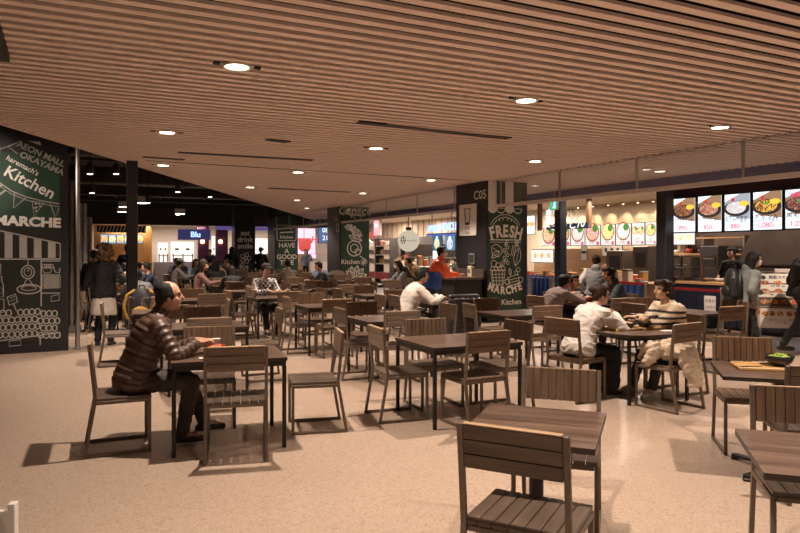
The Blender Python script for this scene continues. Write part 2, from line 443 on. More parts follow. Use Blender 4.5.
for x, y, lab in spots:
    t_ = thing('ceiling_downlight', lab, 'ceiling light', (x, y, CZ), R(UA), 'recessed downlights in the slatted ceiling')
    m_ = MB(); m_.lathe([(.112, -.016), (.128, -.004), (.128, .06), (.10, .06), (.096, -.012), (.112, -.016)], 24, caps=False); m_.build('trim_ring', M_RING, t_)
    m_ = MB(); m_.lathe([(.0935, -.006), (.0935, -.002)], 24); m_.build('lens', M_LAMP, t_)
    for e in (-1, 1):
        m_ = MB(); m_.box(e * .165, 0, .006, .06, .05, .022, .004); m_.build('spring_clip', M_BLACK, t_)
    spot((x, y, CZ - .03), DW)
for x, y in [(.28, 2.37), (2.85, 3.7), (5.4, 5.0), (-2.5, 1.2), (1.88, -.7), (6.4, 9.4), (-5.6, 14.0), (2.2, 17.5)]:
    spot((x, y, CZ - .03), DW)
spot((-4.15, 9.15, CZ - .06), 170)  # extra spot added to brighten the standing woman, with no ceiling fitting of its own
# linear air slots between the slats
M_SLOT = mat('slot_black', (.008, .007, .007), .5)
for (ax, ay), (bx, by), lab in [((357, 122), (509, 138), 'long black air slot in the slatted ceiling, nearest of the slots'), ((178, 152), (313, 160), 'long black air slot in the slatted ceiling on the left'),
                           ((143, 156.5), (184, 159.5), 'short black air slot at the left ceiling edge'), ((268, 188), (350, 192), 'far black air slot in the slatted ceiling'), ((268, 139), (288, 142), 'shortest black slot with a small sensor between two downlights')]:
    ya, yb = FL * 1.5 / (HY - ay), FL * 1.5 / (HY - by)
    p0, p1 = Vector((GX(ax, ya), ya, 0)), Vector((GX(bx, yb), yb, 0)); L_ = (p1 - p0).length; c_ = (p0 + p1) / 2
    t_ = thing('ceiling_air_slot', lab, 'air vent', (c_.x, c_.y, CZ), math.atan2((p1 - p0).y, (p1 - p0).x), 'linear slots in the slatted ceiling')
    m_ = MB(); m_.box(0, 0, .004, L_, .10, .02); m_.build('slot_body', M_SLOT, t_)
    m_ = MB()
    for e in (-1, 1): m_.box(0, e * .055, .0, L_, .012, .022)
    m_.build('slot_edge', M_DARK, t_)
ya, yb = FL * 1.5 / (HY - 160.5), FL * 1.5 / (HY - 180.5)
sm = MB().bar((GX(146, ya), ya, CZ - .001), (GX(470, yb), yb, CZ - .001), .035, .008); struct('trim_4', sm, M_BLACK)
# spotlights on tracks under the open ceiling
M_SPOTG = glow('track_glow', (1.0, .8, .55), 14.0)
for px, py, Y, lab in [(90, 174, 13, 'small glowing spotlight left of the slim dark post, nearer one'), (116, 174, 14, 'glowing spotlight just left of the slim dark post'), (92, 193, 16, 'lower of the paired spotlights near the grey fins'), (148, 203, 18, 'bright bare spotlight right of the slim dark post'),
                   (178, 192, 17, 'spotlight high under the open ceiling right of the post'), (210, 197, 20, 'faint spotlight near the slatted ceiling edge'), (178, 215, 24, 'box-shaped far spotlight of the open ceiling')]:
    x, z = GX(px, Y), ZH(py, Y)
    t_ = thing('track_spotlight', lab, 'spotlight', (x, Y, z), R(20), 'spotlights under the open black ceiling')
    m_ = MB(); m_.lathe([(.05, 0), (.07, .01), (.07, .18), (.04, .22)], 14); m_.build('can', M_DARK, t_)
    m_ = MB(); m_.lathe([(.052, -.006), (.052, .0)], 14); m_.build('lens', M_SPOTG, t_)
    m_ = MB(); m_.tube([(0, 0, .2), (0, 0, 4.5 - z)], .012, 6); m_.build('stem', M_BLACK, t_)
    if px in (116, 148, 178, 210): spot((x, Y, z - .02), 90, 110)
# ------------------------------------------------------------------ chair
def make_chair(label, front, back, seatm):
    t = thing('dining_chair', label, 'chair', group='slatted dining chairs of the food court')
    W, pw = .455, .024
    zt = .838
    def ptop(z): return -.175 - (z - .42) * .10                # the upright leans back above the seat
    m = MB()                                                    # seat: planks from front to back
    n = 7; w = (W - .01) / n
    for i in range(n): m.box(-W / 2 + .005 + w * (i + .5), .02, .424, w - .0035, .395, .022, .003)
    m.build('seat', seatm, t)
    m = MB()
    for s in (-1, 1): m.bar((s * (W / 2 - .012), -.175, .400), (s * (W / 2 - .012), .215, .400), .024, .026, .003)
    for y in (-.165, .203): m.box(0, y, .400, W - .05, .024, .026, .003)
    m.build('seat_frame', M_FRAME, t)
    # backrest: upright planks in front, lying boards behind, pale edge on top
    m = MB(); ang = math.atan(.10); T = Matrix.Translation((0, ptop(.745), .745)) @ Matrix.Rotation(ang, 4, 'X')
    bw = W - 2 * pw - .004; n = 9; w = bw / n
    for i in range(n): m.box(-bw / 2 + w * (i + .5), .008, 0, w - .004, .012, .180, .002, T)
    m.mi(1)
    for k in range(3): m.box(0, -.006, -.06 + .06 * k, bw, .012, .057, .003, T)
    m.mi(2).box(0, .001, .0925, bw, .026, .006, .001, T)
    m.build('backrest', [front, back, M_EDGE], t)
    for s in (-1, 1):
        x = s * (W / 2 - pw / 2)
        m = MB(); m.bar((x, .203, .012), (x, .203, .388), pw, pw, .003); m.build('leg', M_FRAME, t)
        m = MB(); m.bar((x, -.245, .012), (x, -.172, .43), pw, pw, .003, (0, 1, 0)); m.build('leg', M_FRAME, t)
        m = MB(); m.bar((x, -.173, .42), (x, ptop(zt) + .0, zt), pw, .026, .003, (0, 1, 0)); m.build('back_post', M_FRAME, t)
        m = MB(); m.bar((x, -.257, .013), (x, .215, .013), pw, .026, .003); m.build('runner', M_FRAME, t)
    return t
CH_T = make_chair('', M_TAUPEV, M_TAUPE, M_SEAT)
CH_B = make_chair('', M_BROWNV, M_BROWN, M_BROWN)
def merge_copy(root, name):
    """one mesh with the looks of a whole chair, for copies too small in the picture to show their parts"""
    bm = bmesh.new(); mats = []
    for c in root.children:
        me = c.data.copy(); ix = []
        for m in me.materials:
            if m not in mats: mats.append(m)
            ix.append(mats.index(m))
        for p in me.polygons: p.material_index = ix[p.material_index]
        bm.from_mesh(me); bpy.data.meshes.remove(me)
    me = bpy.data.meshes.new(name); bm.to_mesh(me); bm.free()
    for m in mats: me.materials.append(m)
    return me
FAR_T = merge_copy(CH_T, 'far_chair'); FAR_B = merge_copy(CH_B, 'far_chair')
CHAIRS = []; used = {'T': False, 'B': False}
def chair(x, y, face, label, kind='T', far=False):
    """face: direction the sitter looks, degrees anticlockwise from +X"""
    rz = R(face - 90); G = 'slatted dining chairs of the food court'
    if far:
        o = bpy.data.objects.new('dining_chair', FAR_T if kind == 'T' else FAR_B); COL.objects.link(o)
        o.location = (x, y, 0); o.rotation_euler = (0, 0, rz); tag(o, label, 'chair', G)
    elif not used[kind]:
        o = CH_T if kind == 'T' else CH_B; used[kind] = True
        o.location = (x, y, 0); o.rotation_euler = (0, 0, rz); o['label'] = label
    else: o = dup(CH_T if kind == 'T' else CH_B, (x, y, 0), rz, label)
    CHAIRS.append((x, y, face, o)); return o
# ------------------------------------------------------------------ tables
def rounded(w, d, r, n=8):
    pts = []
    for cx, cy, a in ((w / 2 - r, d / 2 - r, 0), (-w / 2 + r, d / 2 - r, 90), (-w / 2 + r, -d / 2 + r, 180), (w / 2 - r, -d / 2 + r, 270)):
        for i in range(n + 1): pts.append((cx + r * math.cos(R(a + 90 * i / n)), cy + r * math.sin(R(a + 90 * i / n))))
    return pts
def slab(pts, z0, z1):
    m = MB(); n = len(pts)
    m.add([(x, y, z1) for x, y in pts], [tuple(range(n))]); m.mi(1)
    m.add([(x, y, z0) for x, y in pts], [tuple(range(n - 1, -1, -1))])
    m.add([(x, y, z) for z in (z0, z1) for x, y in pts], [(i, (i + 1) % n, (i + 1) % n + n, i + n) for i in range(n)])
    return m
TPRO = {}
def make_table(w, d, kind, label):
    t = thing('dining_table', label, 'table', group='dark wood dining tables of the food court')
    if kind == 'round': slab(rounded(w, d, min(w, d) * .36), .672, .702).build('table_top', [M_TOP, M_TEDGE], t)
    else: slab(rounded(w, d, .008, 2), .676, .702).build('table_top', [M_TOP, M_TEDGE], t)
    if kind == 'pedestal':
        m = MB(); m.tube([(0, 0, .03), (0, 0, .66)], .035, 16); m.build('column', M_TLEG, t)
        m = MB(); m.box(0, 0, .668, .42, .42, .012, .003); m.build('top_plate', M_TLEG, t)
        for a in (45, 135, 225, 315):
            c, s = math.cos(R(a)), math.sin(R(a))
            f = MB(); f.bar((c * .02, s * .02, .045), (c * .36, s * .36, .030), .045, .024, .004); f.box(c * .35, s * .35, .010, .045, .045, .019, .004, None)
            f.build('foot', M_TLEG, t)
    else:
        k = .78 if kind == 'round' else 1
        m = MB(); a, b = w / 2 * k - .02, d / 2 * k - .02
        for s in (-1, 1): m.box(0, s * b, .656, 2 * a, .022, .038, .002); m.box(s * a, 0, .656, .022, 2 * b, .038, .002)
        m.build('apron', M_TLEG, t)
        for sx in (-1, 1):
            for sy in (-1, 1):
                m = MB(); m.box(sx * (a - .002), sy * (b - .002), .319, .030, .030, .638, .003); m.build('leg', M_TLEG, t)
    return t
def table(x, y, ang, label, w=.86, d=.70, kind='legs', far=False):
    key = (w, d, kind)
    if far:
        if ('far',) + key not in TPRO:
            if key not in TPRO: TPRO[key] = make_table(w, d, kind, label); first = TPRO[key]; first.location = (x, y, 0); first.rotation_euler = (0, 0, R(ang)); TPRO[('far',) + key] = merge_copy(first, 'far_table'); return first
            TPRO[('far',) + key] = merge_copy(TPRO[key], 'far_table')
        o = bpy.data.objects.new('dining_table', TPRO[('far',) + key]); COL.objects.link(o); o.location = (x, y, 0); o.rotation_euler = (0, 0, R(ang))
        return tag(o, label, 'table', 'dark wood dining tables of the food court')
    if key not in TPRO:
        TPRO[key] = make_table(w, d, kind, label); o = TPRO[key]; o.location = (x, y, 0); o.rotation_euler = (0, 0, R(ang)); return o
    return dup(TPRO[key], (x, y, 0), R(ang), label)

# front sets, one by one
table(-1.40, 5.42, 19, 'dark table where the man in the brown puffer jacket eats', .86, .72)
chair(-2.185, 5.23, 24, 'taupe slatted chair the man in the brown puffer jacket sits on')
chair(-1.235, 5.06, 103, 'taupe slatted chair with its back to the camera at the eating man\'s table')
chair(-1.69, 5.93, -75, 'taupe chair facing the camera across the eating man\'s table')
chair(-.74, 5.82, 193, 'empty taupe chair pulled out sideways to the right of the eating man\'s table')
table(-2.2, 7.5, 26, 'dark table directly behind the eating man\'s table', .86, .72)
chair(-2.05, 7.13, 112, 'taupe chair with its back to the camera at the table behind the eating man')
chair(-2.375, 8.15, -66, 'taupe chair facing the camera on the far side of the table behind the eating man')
chair(-1.66, 8.04, 200, 'taupe chair seen side-on at the right end of the table behind the eating man')
table(.535, 6.26, 25, 'large dark four-legged table in the middle of the floor, set with four empty chairs', .92, .80)
chair(-.02, 6.2, 20, 'taupe slatted chair at the left end of the large middle table')
chair(.665, 5.96, 118, 'brown chair turned askew with its back to the camera at the large middle table', 'B')
chair(.337, 6.65, -68, 'taupe chair facing the camera on the far side of the large middle table')
chair(.98, 6.56, 206, 'taupe chair pulled out at the right end of the large middle table')
table(-.13, 8.30, 25, 'dark table directly behind the large middle table', .86, .74)
chair(-.056, 7.92, 113, 'taupe chair with its back to the camera at the table behind the large middle table')
chair(-.44, 8.95, -67, 'orange-brown chair facing the camera at the table behind the large middle table', 'B')
chair(-.53, 8.18, 22, 'taupe chair at the left end of the table behind the large middle table')
table(-1.10, 10.26, 25, 'dark table third from the front in the middle row', .86, .74)
chair(-.98, 9.82, 113, 'taupe chair with a pale top edge, back to the camera at the third middle-row table')
chair(-1.38, 10.88, -67, 'brown chair facing the camera at the third middle-row table', 'B')
chair(-1.52, 10.2, 22, 'taupe chair at the left end of the third middle-row table')
chair(-.50, 10.50, 204, 'taupe chair at the right end of the third middle-row table')
# near tables at the bottom and right edge
table(.655, 3.22, -21, 'small square dark table nearest the camera', .60, .68, 'pedestal')
chair(.535, 2.80, 62, 'large taupe chair nearest the camera, cut off by the bottom edge')
chair(.88, 3.74, -108, 'slatted chair facing the camera behind the nearest square table')
table(2.62, 4.62, -18, 'pedestal table carrying the wooden tray and the salad bowl', .80, .66, 'pedestal')
chair(2.70, 5.17, -104, 'brown slatted chair facing the camera behind the tray table', 'B')
chair(2.60, 4.22, 78, 'taupe chair with its back to the camera at the tray table\'s near side')
table(1.84, 2.69, -18, 'dark table cut off at the right edge of the picture', .80, .66, 'pedestal')
chair(1.97, 3.20, -106, 'taupe slatted chair behind the cut-off table at the right edge')
# round table with the two friends
table(2.50, 7.05, 20, 'round-cornered table shared by the white-shirted woman and the friend in stripes', .98, .86, 'round')
chair(1.83, 7.0, 36, 'brown chair the white-shirted woman sits on', 'B')
chair(2.63, 6.58, 124, 'brown chair with the cream coat thrown over it', 'B')
chair(3.0, 7.30, 205, 'brown chair on which the person in the striped sweater sits', 'B')
# second table of the right-centre row
table(1.58, 9.02, 26, 'dark table in front of the chalk pillar with the awning drawing', .86, .74)
chair(1.11, 8.83, 16, 'brown chair at the left end of the table before the awning pillar', 'B')
chair(1.36, 9.60, -64, 'brown chair facing the camera at the table before the awning pillar', 'B')
chair(1.78, 8.66, 114, 'brown chair with its back to the camera at the table before the awning pillar', 'B')
# right-hand row by the aisle
table(3.9, 9.1, 26, 'dark table by the aisle under the steak menus', .86, .70)
chair(4.06, 8.56, 114, 'brown chair turned askew at the aisle table under the steak menus', 'B')
chair(4.44, 9.2, 200, 'brown chair at the right end of the aisle table, before the walking woman', 'B')
chair(3.28, 8.93, 24, 'brown chair at the left end of the aisle table, behind the striped sweater', 'B')
chair(3.66, 9.72, -66, 'brown chair on the far side of the aisle table', 'B')
table(2.92, 10.62, 26, 'dark table of the three diners bowing over their food', .86, .72)
chair(2.28, 10.42, 24, 'brown chair under the hunched diner in mauve', 'B')
chair(3.52, 10.80, 200, 'brown chair under the diner in the dark teal jacket', 'B')
chair(2.70, 11.18, -66, 'brown chair on the far side of the three diners\' table', 'B')
chair(3.20, 10.02, 112, 'brown chair with its back to the camera before the three diners\' table', 'B')
# the white-shirted man's table near the water counter
table(.72, 10.75, 24, 'dark table where the man in the white shirt works, before the water counter', .80, .70)
chair(.10, 10.55, 22, 'taupe chair under the man in the white shirt')
chair(.87, 10.0, 106, 'chair hidden under the hanging black quilted coat')
chair(.44, 8.72, 206, 'taupe chair at the right end of the table behind the large middle table')
chair(-3.9, 10.3, 100, 'chair with the mustard and black backpack hung on it, beside the standing woman')
# the farther sets on the same grid
ORD = ['', 'first', 'second', 'third', 'fourth', 'fifth', 'sixth', 'seventh', 'eighth', 'ninth', 'tenth', 'eleventh']
rows = [('left row', 1.25, 9.75, 3, 9), ('middle row', 3.40, 11.85, 4, 10), ('right-centre row', 5.25, 11.6, 4, 10), ('row along the stalls', 7.0, 15.2, 4, 8)]
for name, u, v0, k0, k1 in rows:
    for k in range(k0, k1 + 1):
        v = v0 + (k - k0) * 2.15; du = rnd.uniform(-.1, .1) + (.85 if (u, k) == (1.25, 4) else 0)
        p = UV(u + du, v); ang = UA + rnd.uniform(-4, 4); far = p.y > 14.0
        table(p.x, p.y, ang, 'dark table, %s from the front in the %s' % (ORD[k], name), .86, .74 if not far else .72, far=far)
        for side, a, off in (('near', 90, Vector((0, -.60, 0))), ('far', -90, Vector((0, .60, 0))), ('left', 0, Vector((-.62, 0, 0))), ('right', 180, Vector((.62, 0, 0)))):
            if rnd.random() < .06 and side == 'right': continue
            q = Matrix.Rotation(R(ang), 4, 'Z') @ (off * rnd.uniform(.95, 1.12) + Vector((rnd.uniform(-.05, .05), rnd.uniform(-.04, .04), 0)))
            kd = 'B' if rnd.random() < .5 else 'T'
            chair(p.x + q.x, p.y + q.y, ang + a + rnd.uniform(-9, 9), '%s chair on the %s of the %s table in the %s' % ('brown' if kd == 'B' else 'taupe', {'near': 'near side', 'far': 'far side', 'left': 'left end', 'right': 'right end'}[side], ORD[k], name), kd, far)
# ------------------------------------------------------------------ pillars with chalk drawings
def sub(name, mb, m, parent, **k): return mb.build(name, m, parent, **k)
def pillar(name, p, w, d, board=(.0, 1.0), h=3.6, bm=None):
    o = MB().box(w / 2, d / 2, h / 2, w, d, h, .01).build(name, M_COLUMN, None, (p[0], p[1], 0), R(UA)); o['kind'] = 'structure'
    b = MB().box((board[0] + board[1]) / 2, -.006, 1.6, board[1] - board[0], .012, 2.86); b = b.build('chalk_board', bm or M_CHALK, o)
    s = MB().box(-d / 2, -.004, 1.6, d - .04, .008, 2.9).build('side_board', M_COLUMN, o, (0, 0, 0), R(-90))
    return o, b, s
Yb = -.0145
def chalk(name, m, parent, mb): return mb.build(name, m, parent, fix=False)
def flower(mb, x, z, r, k=5):
    for i in range(k): mb.ring(x + r * math.cos(6.283 * i / k), z + r * math.sin(6.283 * i / k), r * .55, r * .16, Yb, 10)
    mb.ring(x, z, r * .4, r * .16, Yb, 10)
def leafshape(mb, x, z, L_, a, w=.012):
    c, s = math.cos(R(a)), math.sin(R(a)); T = lambda u, v: (x + u * c - v * s, z + u * s + v * c)
    up = [T(L_ * t, .22 * L_ * math.sin(math.pi * t)) for t in [i / 8 for i in range(9)]]; dn = [T(L_ * t, -.22 * L_ * math.sin(math.pi * t)) for t in [i / 8 for i in range(8, -1, -1)]]
    mb.stroke(up + dn, w, Yb); mb.stroke([T(0, 0), T(L_ * .9, 0)], w * .7, Yb)

# the big chalk panel on the left
p0 = Vector((-5.10 - 1.9 * UD.x, 10.31 - 1.9 * UD.y, 0))
o, b, s = pillar('pillar_1', p0, 1.9, .5, (.0, 1.80), 4.4, M_CHALKB)
XR = 1.9 - .02
def kp(px, py): t_ = (px - 69) / 74.0; return (XR + t_, ZH(py, 10.31 + t_ * .444))
m = MB(); x, z = kp(4, 204); m.prism([(x - .9, 1.95), (1.78, 1.95), (1.78, 3.0), (x - .9, 3.0)], -.0135, -.0125); chalk('green_upper_field', M_CHALK, o, m)
m = MB()
aw = []
xs = [kp(px, 0)[0] for px in (-34, -27, -20, -13, -6, 1, 8, 15, 22, 29, 36, 43, 50, 57, 62)]
for i in range(0, len(xs) - 1, 2):
    zt = lambda X: kp(0, 231 + (X - kp(0, 0)[0]) * 74 / 62 * 13.0)[1]
    m.flat([(xs[i], kp(0, 258)[1]), (xs[i + 1], kp(0, 258)[1]), (xs[i + 1], zt(xs[i + 1])), (xs[i], zt(xs[i]))], Yb)
chalk('awning_stripes', M_GREYW, o, m)
m = MB()
m.stroke([(xs[0], kp(0, 228)[1]), kp(0, 230), kp(62, 243.5)], .02, Yb); m.stroke([(xs[0], kp(0, 259)[1]), kp(62, 259)], .02, Yb); m.stroke([kp(62, 243), kp(62, 259)], .015, Yb)
for i in range(len(xs)):
    zt = kp(0, 231 + (xs[i] - kp(0, 0)[0]) * 74 / 62 * 13.0)[1]; m.stroke([(xs[i], kp(0, 258)[1]), (xs[i], zt)], .008, Yb)
# hanging scale, bottle, price cards, shelves
m.stroke([kp(30, 259), kp(30, 266)], .012, Yb); m.ring(*kp(30, 272), .085, .014, Yb, rz=.10); m.ring(*kp(30, 272), .05, .01, Yb, rz=.065); m.stroke([kp(30, 272), kp(31, 268.5)], .01, Yb)
m.stroke([kp(29, 279), kp(25, 287)], .01, Yb); m.stroke([kp(31, 279), kp(36, 287)], .01, Yb); m.ring(*kp(31, 289), .155, .016, Yb, rz=.07); m.ring(*kp(31, 288), .10, .01, Yb, rz=.035)
m.stroke([kp(1.5, 297), kp(1.5, 285), kp(3, 281), kp(3, 276), kp(5, 276), kp(5, 281), kp(6.5, 285), kp(6.5, 297)], .012, Yb, True); m.stroke([kp(2, 288), kp(6, 288), kp(6, 293), kp(2, 293)], .008, Yb, True)
m.stroke([kp(-6, 264), kp(4, 264), kp(4, 274), kp(-6, 274)], .012, Yb, True)
for z in (261, 275, 293): m.stroke([kp(43, z), kp(62, z)], .014, Yb)
m.stroke([kp(43, 260), kp(43, 306)], .016, Yb)
for k in range(4): m.ring(*kp(46 + 2.4 * k, 266), .028, .01, Yb, 10)
m.stroke([kp(44, 268), kp(46, 273), kp(52, 273), kp(54, 268)], .012, Yb, True); m.stroke([kp(55, 266), kp(57, 272), kp(61, 273), kp(62, 268)], .012, Yb)
for r_i in range(3):
    for k in range(7): m.ring(kp(45.5 + 2.5 * k, 0)[0], kp(0, 279 + 4.3 * r_i)[1], .026, .010, Yb, 8)
m.stroke([kp(10, 297), kp(18, 294), kp(20, 302), kp(12, 305)], .014, Yb, True); m.stroke([kp(16, 303), kp(19, 311)], .014, Yb)
for z in (297.5, 300.5): m.stroke([kp(12.5, z + .5), kp(17.5, z - 1.2)], .008, Yb)
m.stroke([kp(53, 296), kp(61, 294.5), kp(61, 300), kp(53, 301.5)], .010, Yb, True); m.stroke([kp(-3, 300), kp(7, 299), kp(7, 312), kp(-3, 313)], .012, Yb, True)
m.stroke([kp(-30, 343), kp(0, 341), kp(40, 335.5), kp(62, 332)], .016, Yb); m.stroke([kp(42, 335), kp(42, 345)], .016, Yb)
m.stroke([kp(12, 341), kp(23, 339.5), kp(23, 345), kp(12, 346)], .012, Yb, True); m.stroke([kp(53, 334), kp(61, 332.5), kp(61, 337), kp(53, 338)], .012, Yb, True)
# bunting
line = [kp(-30, 176), kp(-8, 177), kp(0, 180.5), kp(14, 191), kp(28, 197), kp(44, 201), kp(61, 204)]
m.stroke(line, .016, Yb); m.stroke([(x, z - .045) for x, z in line], .010, Yb)
m.stroke([kp(17, 193), kp(16, 208), kp(28, 198)], .013, Yb); m.stroke([kp(52, 204), kp(57, 217), kp(61, 208)], .013, Yb)
m.stroke([kp(-2, 182), kp(-2, 196), kp(9, 190)], .013, Yb); m.stroke([kp(1, 196), kp(9, 190)], .03, Yb); m.stroke([kp(-2, 190), kp(5, 185)], .03, Yb)
m.stroke([kp(34, 201), kp(36, 216), kp(46, 203)], .014, Yb, True)
m.stroke([kp(0, 151), kp(24, 141), kp(11, 147), kp(20, 154)], .012, Yb); m.stroke([kp(0, 150), kp(2, 162), kp(3, 147)], .02, Yb); m.flat([kp(30, 141), kp(42, 142), kp(43, 146)], Yb)
chalk('market_drawing', M_GREYW, o, m)
m = MB()
for i, (px, py) in enumerate([(37.5, 204), (41, 203.8), (38.5, 207.5), (42, 206.5), (38, 211), (36.5, 208)]): m.disc(*kp(px, py), .017, Yb, 8)
fr = random.Random(3)
for row in range(4):
    for k in range(13):
        px = -8 + 5.6 * k + (row % 2) * 2.8; py = 335 - 7.2 * row - (px * .05 if px < 40 else 0) + (0 if px < 40 else 0)
        if px > 61 or (row == 3 and 12 < px < 20): continue
        x, z = kp(px, py); m.ring(x, z, .030 + .010 * fr.random(), .018, Yb - .001, 10, rz=.046)
chalk('fruit_drawing', M_GREYW, o, m)
text('Kitchen', .235, M_WHITE, o, *kp(32, 183), Yb, tilt=28, bold=.018, sx=1.0)
text("haremach's", .105, M_WHITE, o, *kp(25, 166), Yb, tilt=29, bold=.012, name='lettering')
text('MARCHE', .19, M_WHITE, o, *kp(30, 222), Yb, tilt=2, bold=.05, sx=1.16)
text('AEON MALL', .125, M_GREYW, o, *kp(43, 154.5), Yb, tilt=24, bold=.03)
text('OKAYAMA', .125, M_GREYW, o, *kp(44, 164), Yb, tilt=24, bold=.03, sx=1.05)
# the awning pillar
o, b, s = pillar('pillar_2', (1.86, 14.3), 1.06, 1.28, (.02, .90))
m = MB(); mw = MB()
for k in range(4):
    x0 = .02 + .22 * k
    (mw if k % 2 == 0 else m).flat([(x0, 2.45), (x0 + .22, 2.45), (x0 + .22, 3.03), (x0, 3.03)], Yb); (mw if k % 2 == 0 else m).disc(x0 + .11, 2.452, .11, Yb, 12, a0=180, a1=360, rz=.10)
chalk('awning_white_stripes', M_WHITE, o, mw)
m = MB()
for k in range(4): m.stroke([(.13 + .22 * k + .11 * math.cos(R(a)), 2.45 + .10 * math.sin(R(a))) for a in range(180, 361, 20)], .02, Yb)
m.stroke([(.02, 2.45), (.90, 2.45)], .012, Yb)
for r_ in (.42, .36): m.stroke([(.46 + r_ * math.cos(R(a)), 1.92 + r_ * .95 * math.sin(R(a))) for a in range(25, 156, 10)], .014, Yb)
for a in (60, 78, 102, 120): 
    x, z = .46 + .30 * math.cos(R(a)), 2.0 + .22 * math.sin(R(a)); m.disc(x, z, .02, Yb, 5)
m.stroke([(.06, 1.77), (.88, 1.77)], .02, Yb); m.stroke([(.06, 1.72), (.88, 1.72)], .010, Yb)
# vegetables, bread, basket, mug
m.stroke([(.10, 1.62), (.22, 1.68), (.36, 1.6), (.38, 1.5), (.28, 1.4), (.12, 1.46)], .016, Yb, True); m.stroke([(.14, 1.6), (.3, 1.5)], .012, Yb); leafshape(m, .1, 1.38, .26, 35, .014)
for i in range(8): m.ring(.48 + .05 * math.sin(i * 2.1), 1.66 - .055 * i, .036, .013, Yb, 10)
leafshape(m, .46, 1.66, .14, 60); leafshape(m, .72, 1.2, .42, 75, .014); leafshape(m, .80, 1.62, .16, 120); leafshape(m, .74, 1.64, .14, 60)
m.ring(.16, 1.26, .07, .014, Yb); m.ring(.27, 1.22, .06, .014, Yb); leafshape(m, .34, 1.2, .18, 50)
for k in range(3): m.stroke([(.66 + .04 * k, 1.66), (.60 + .05 * k, 1.42)], .012, Yb)
m.stroke([(.08, 1.12), (.13, .80), (.40, .80), (.46, 1.12)], .018, Yb, True)
for k in range(4): m.stroke([(.12 + .09 * k, 1.12), (.16 + .07 * k, .80)], .014, Yb)
for k in range(3): m.stroke([(.10 + .01 * k, 1.03 - .07 * k), (.44 - .01 * k, 1.03 - .07 * k)], .010, Yb)
for k in range(4): m.ring(.13 + .09 * k, 1.15, .05, .014, Yb, 10)
m.stroke([(.58, .72), (.55, .96), (.80, 1.02), (.84, .78)], .016, Yb, True); m.ring(.87, .90, .06, .014, Yb, 10)
for k in range(3): m.stroke([(.56, .78 + .06 * k), (.83, .83 + .06 * k)], .012, Yb)
leafshape(m, .60, 1.0, .16, 100); m.ring(.50, .86, .055, .016, Yb); m.stroke([(.50, .915), (.52, .96)], .014, Yb)
m.ring(.80, 1.12, .05, .012, Yb); m.ring(.75, 1.06, .04, .012, Yb)
for k in range(6): m.stroke([(.46 + .10 * k * .8, .16 + .02 * (k % 2)), (.50 + .08 * k, .24), (.54 + .08 * k, .16)], .012, Yb)
chalk('market_drawing', M_WHITE, o, m)
for i, ch in enumerate('FRESH'): text(ch, .36, M_WHITE, o, .12 + .172 * i, 1.90 + .05 * math.cos((i - 2) * .75), Yb, tilt=(i - 2) * 7, bold=.04, sx=.78)
for i, ch in enumerate('MARCHE'): text(ch, .235, M_WHITE, o, .09 + .150 * i, .77 - .10 * math.cos((i - 2.5) * .55), Yb, tilt=-(i - 2.5) * 8, bold=.04, sx=.85)
text('Kitchen', .17, M_WHITE, o, .62, .42, Yb, bold=.01)
text('C05', .27, M_WHITE, s, -.26, 2.74, -.012, bold=.004, sx=1.1)
sg = thing('water_sign', 'white glass-of-water sign on the side of the black pillar', 'sign', (1.86 - .444 * .72 - .896 * .03, 14.3 + .896 * .72 - .444 * .03, 2.22), R(UA - 90))
M_PAPER = mat('white_paper', (.74, .68, .62), .6)
M_INK = mat('black_ink', (.03, .03, .03), .6)
MB().box(0, 0, 0, .70, .03, .70, .01).build('sign_board', M_PAPER, sg)
m = MB(); m.stroke([(-.12, .25), (-.08, -.10), (.08, -.10), (.12, .25)], .035, -.017, True); m.flat([(-.10, -.05), (-.085, -.10), (.085, -.10), (.10, -.05)], -.0175); chalk('glass_symbol', M_INK, sg, m)
m = MB(); m.stroke([(-.07, .18), (-.05, .0)], .015, -.018); chalk('glass_shine', M_INK, sg, m)
text('お水', .11, M_INK, sg, 0, -.19, -.017); text('ご自由に', .07, M_INK, sg, 0, -.29, -.017)
# paper cup holder and notice under the sign
q = Vector((1.86 - .444 * .55 - .896 * .03, 14.3 + .896 * .55 - .444 * .03, 0))
t = thing('small_notice', 'small dark framed notice above the paper towels on the black pillar', 'notice', (q.x, q.y, 1.36), R(UA - 90))
MB().box(0, 0, 0, .24, .03, .24, .006).build('frame', mat('pewter', (.30, .28, .26), .4, metal=.6), t); MB().box(0, -.018, 0, .17, .006, .17).build('print', M_INK, t)
t = thing('towel_dispenser', 'pale paper towel dispenser below the framed notice on the black pillar', 'dispenser', (q.x, q.y, 1.02), R(UA - 90))
MB().box(0, -.03, .05, .16, .09, .26, .01).build('housing', mat('beige_plastic', (.55, .46, .32), .5), t); MB().box(0, -.05, -.12, .13, .012, .10).build('paper_sheet', M_PAPER, t); text('紙', .10, M_INK, t, 0, .06, -.077)
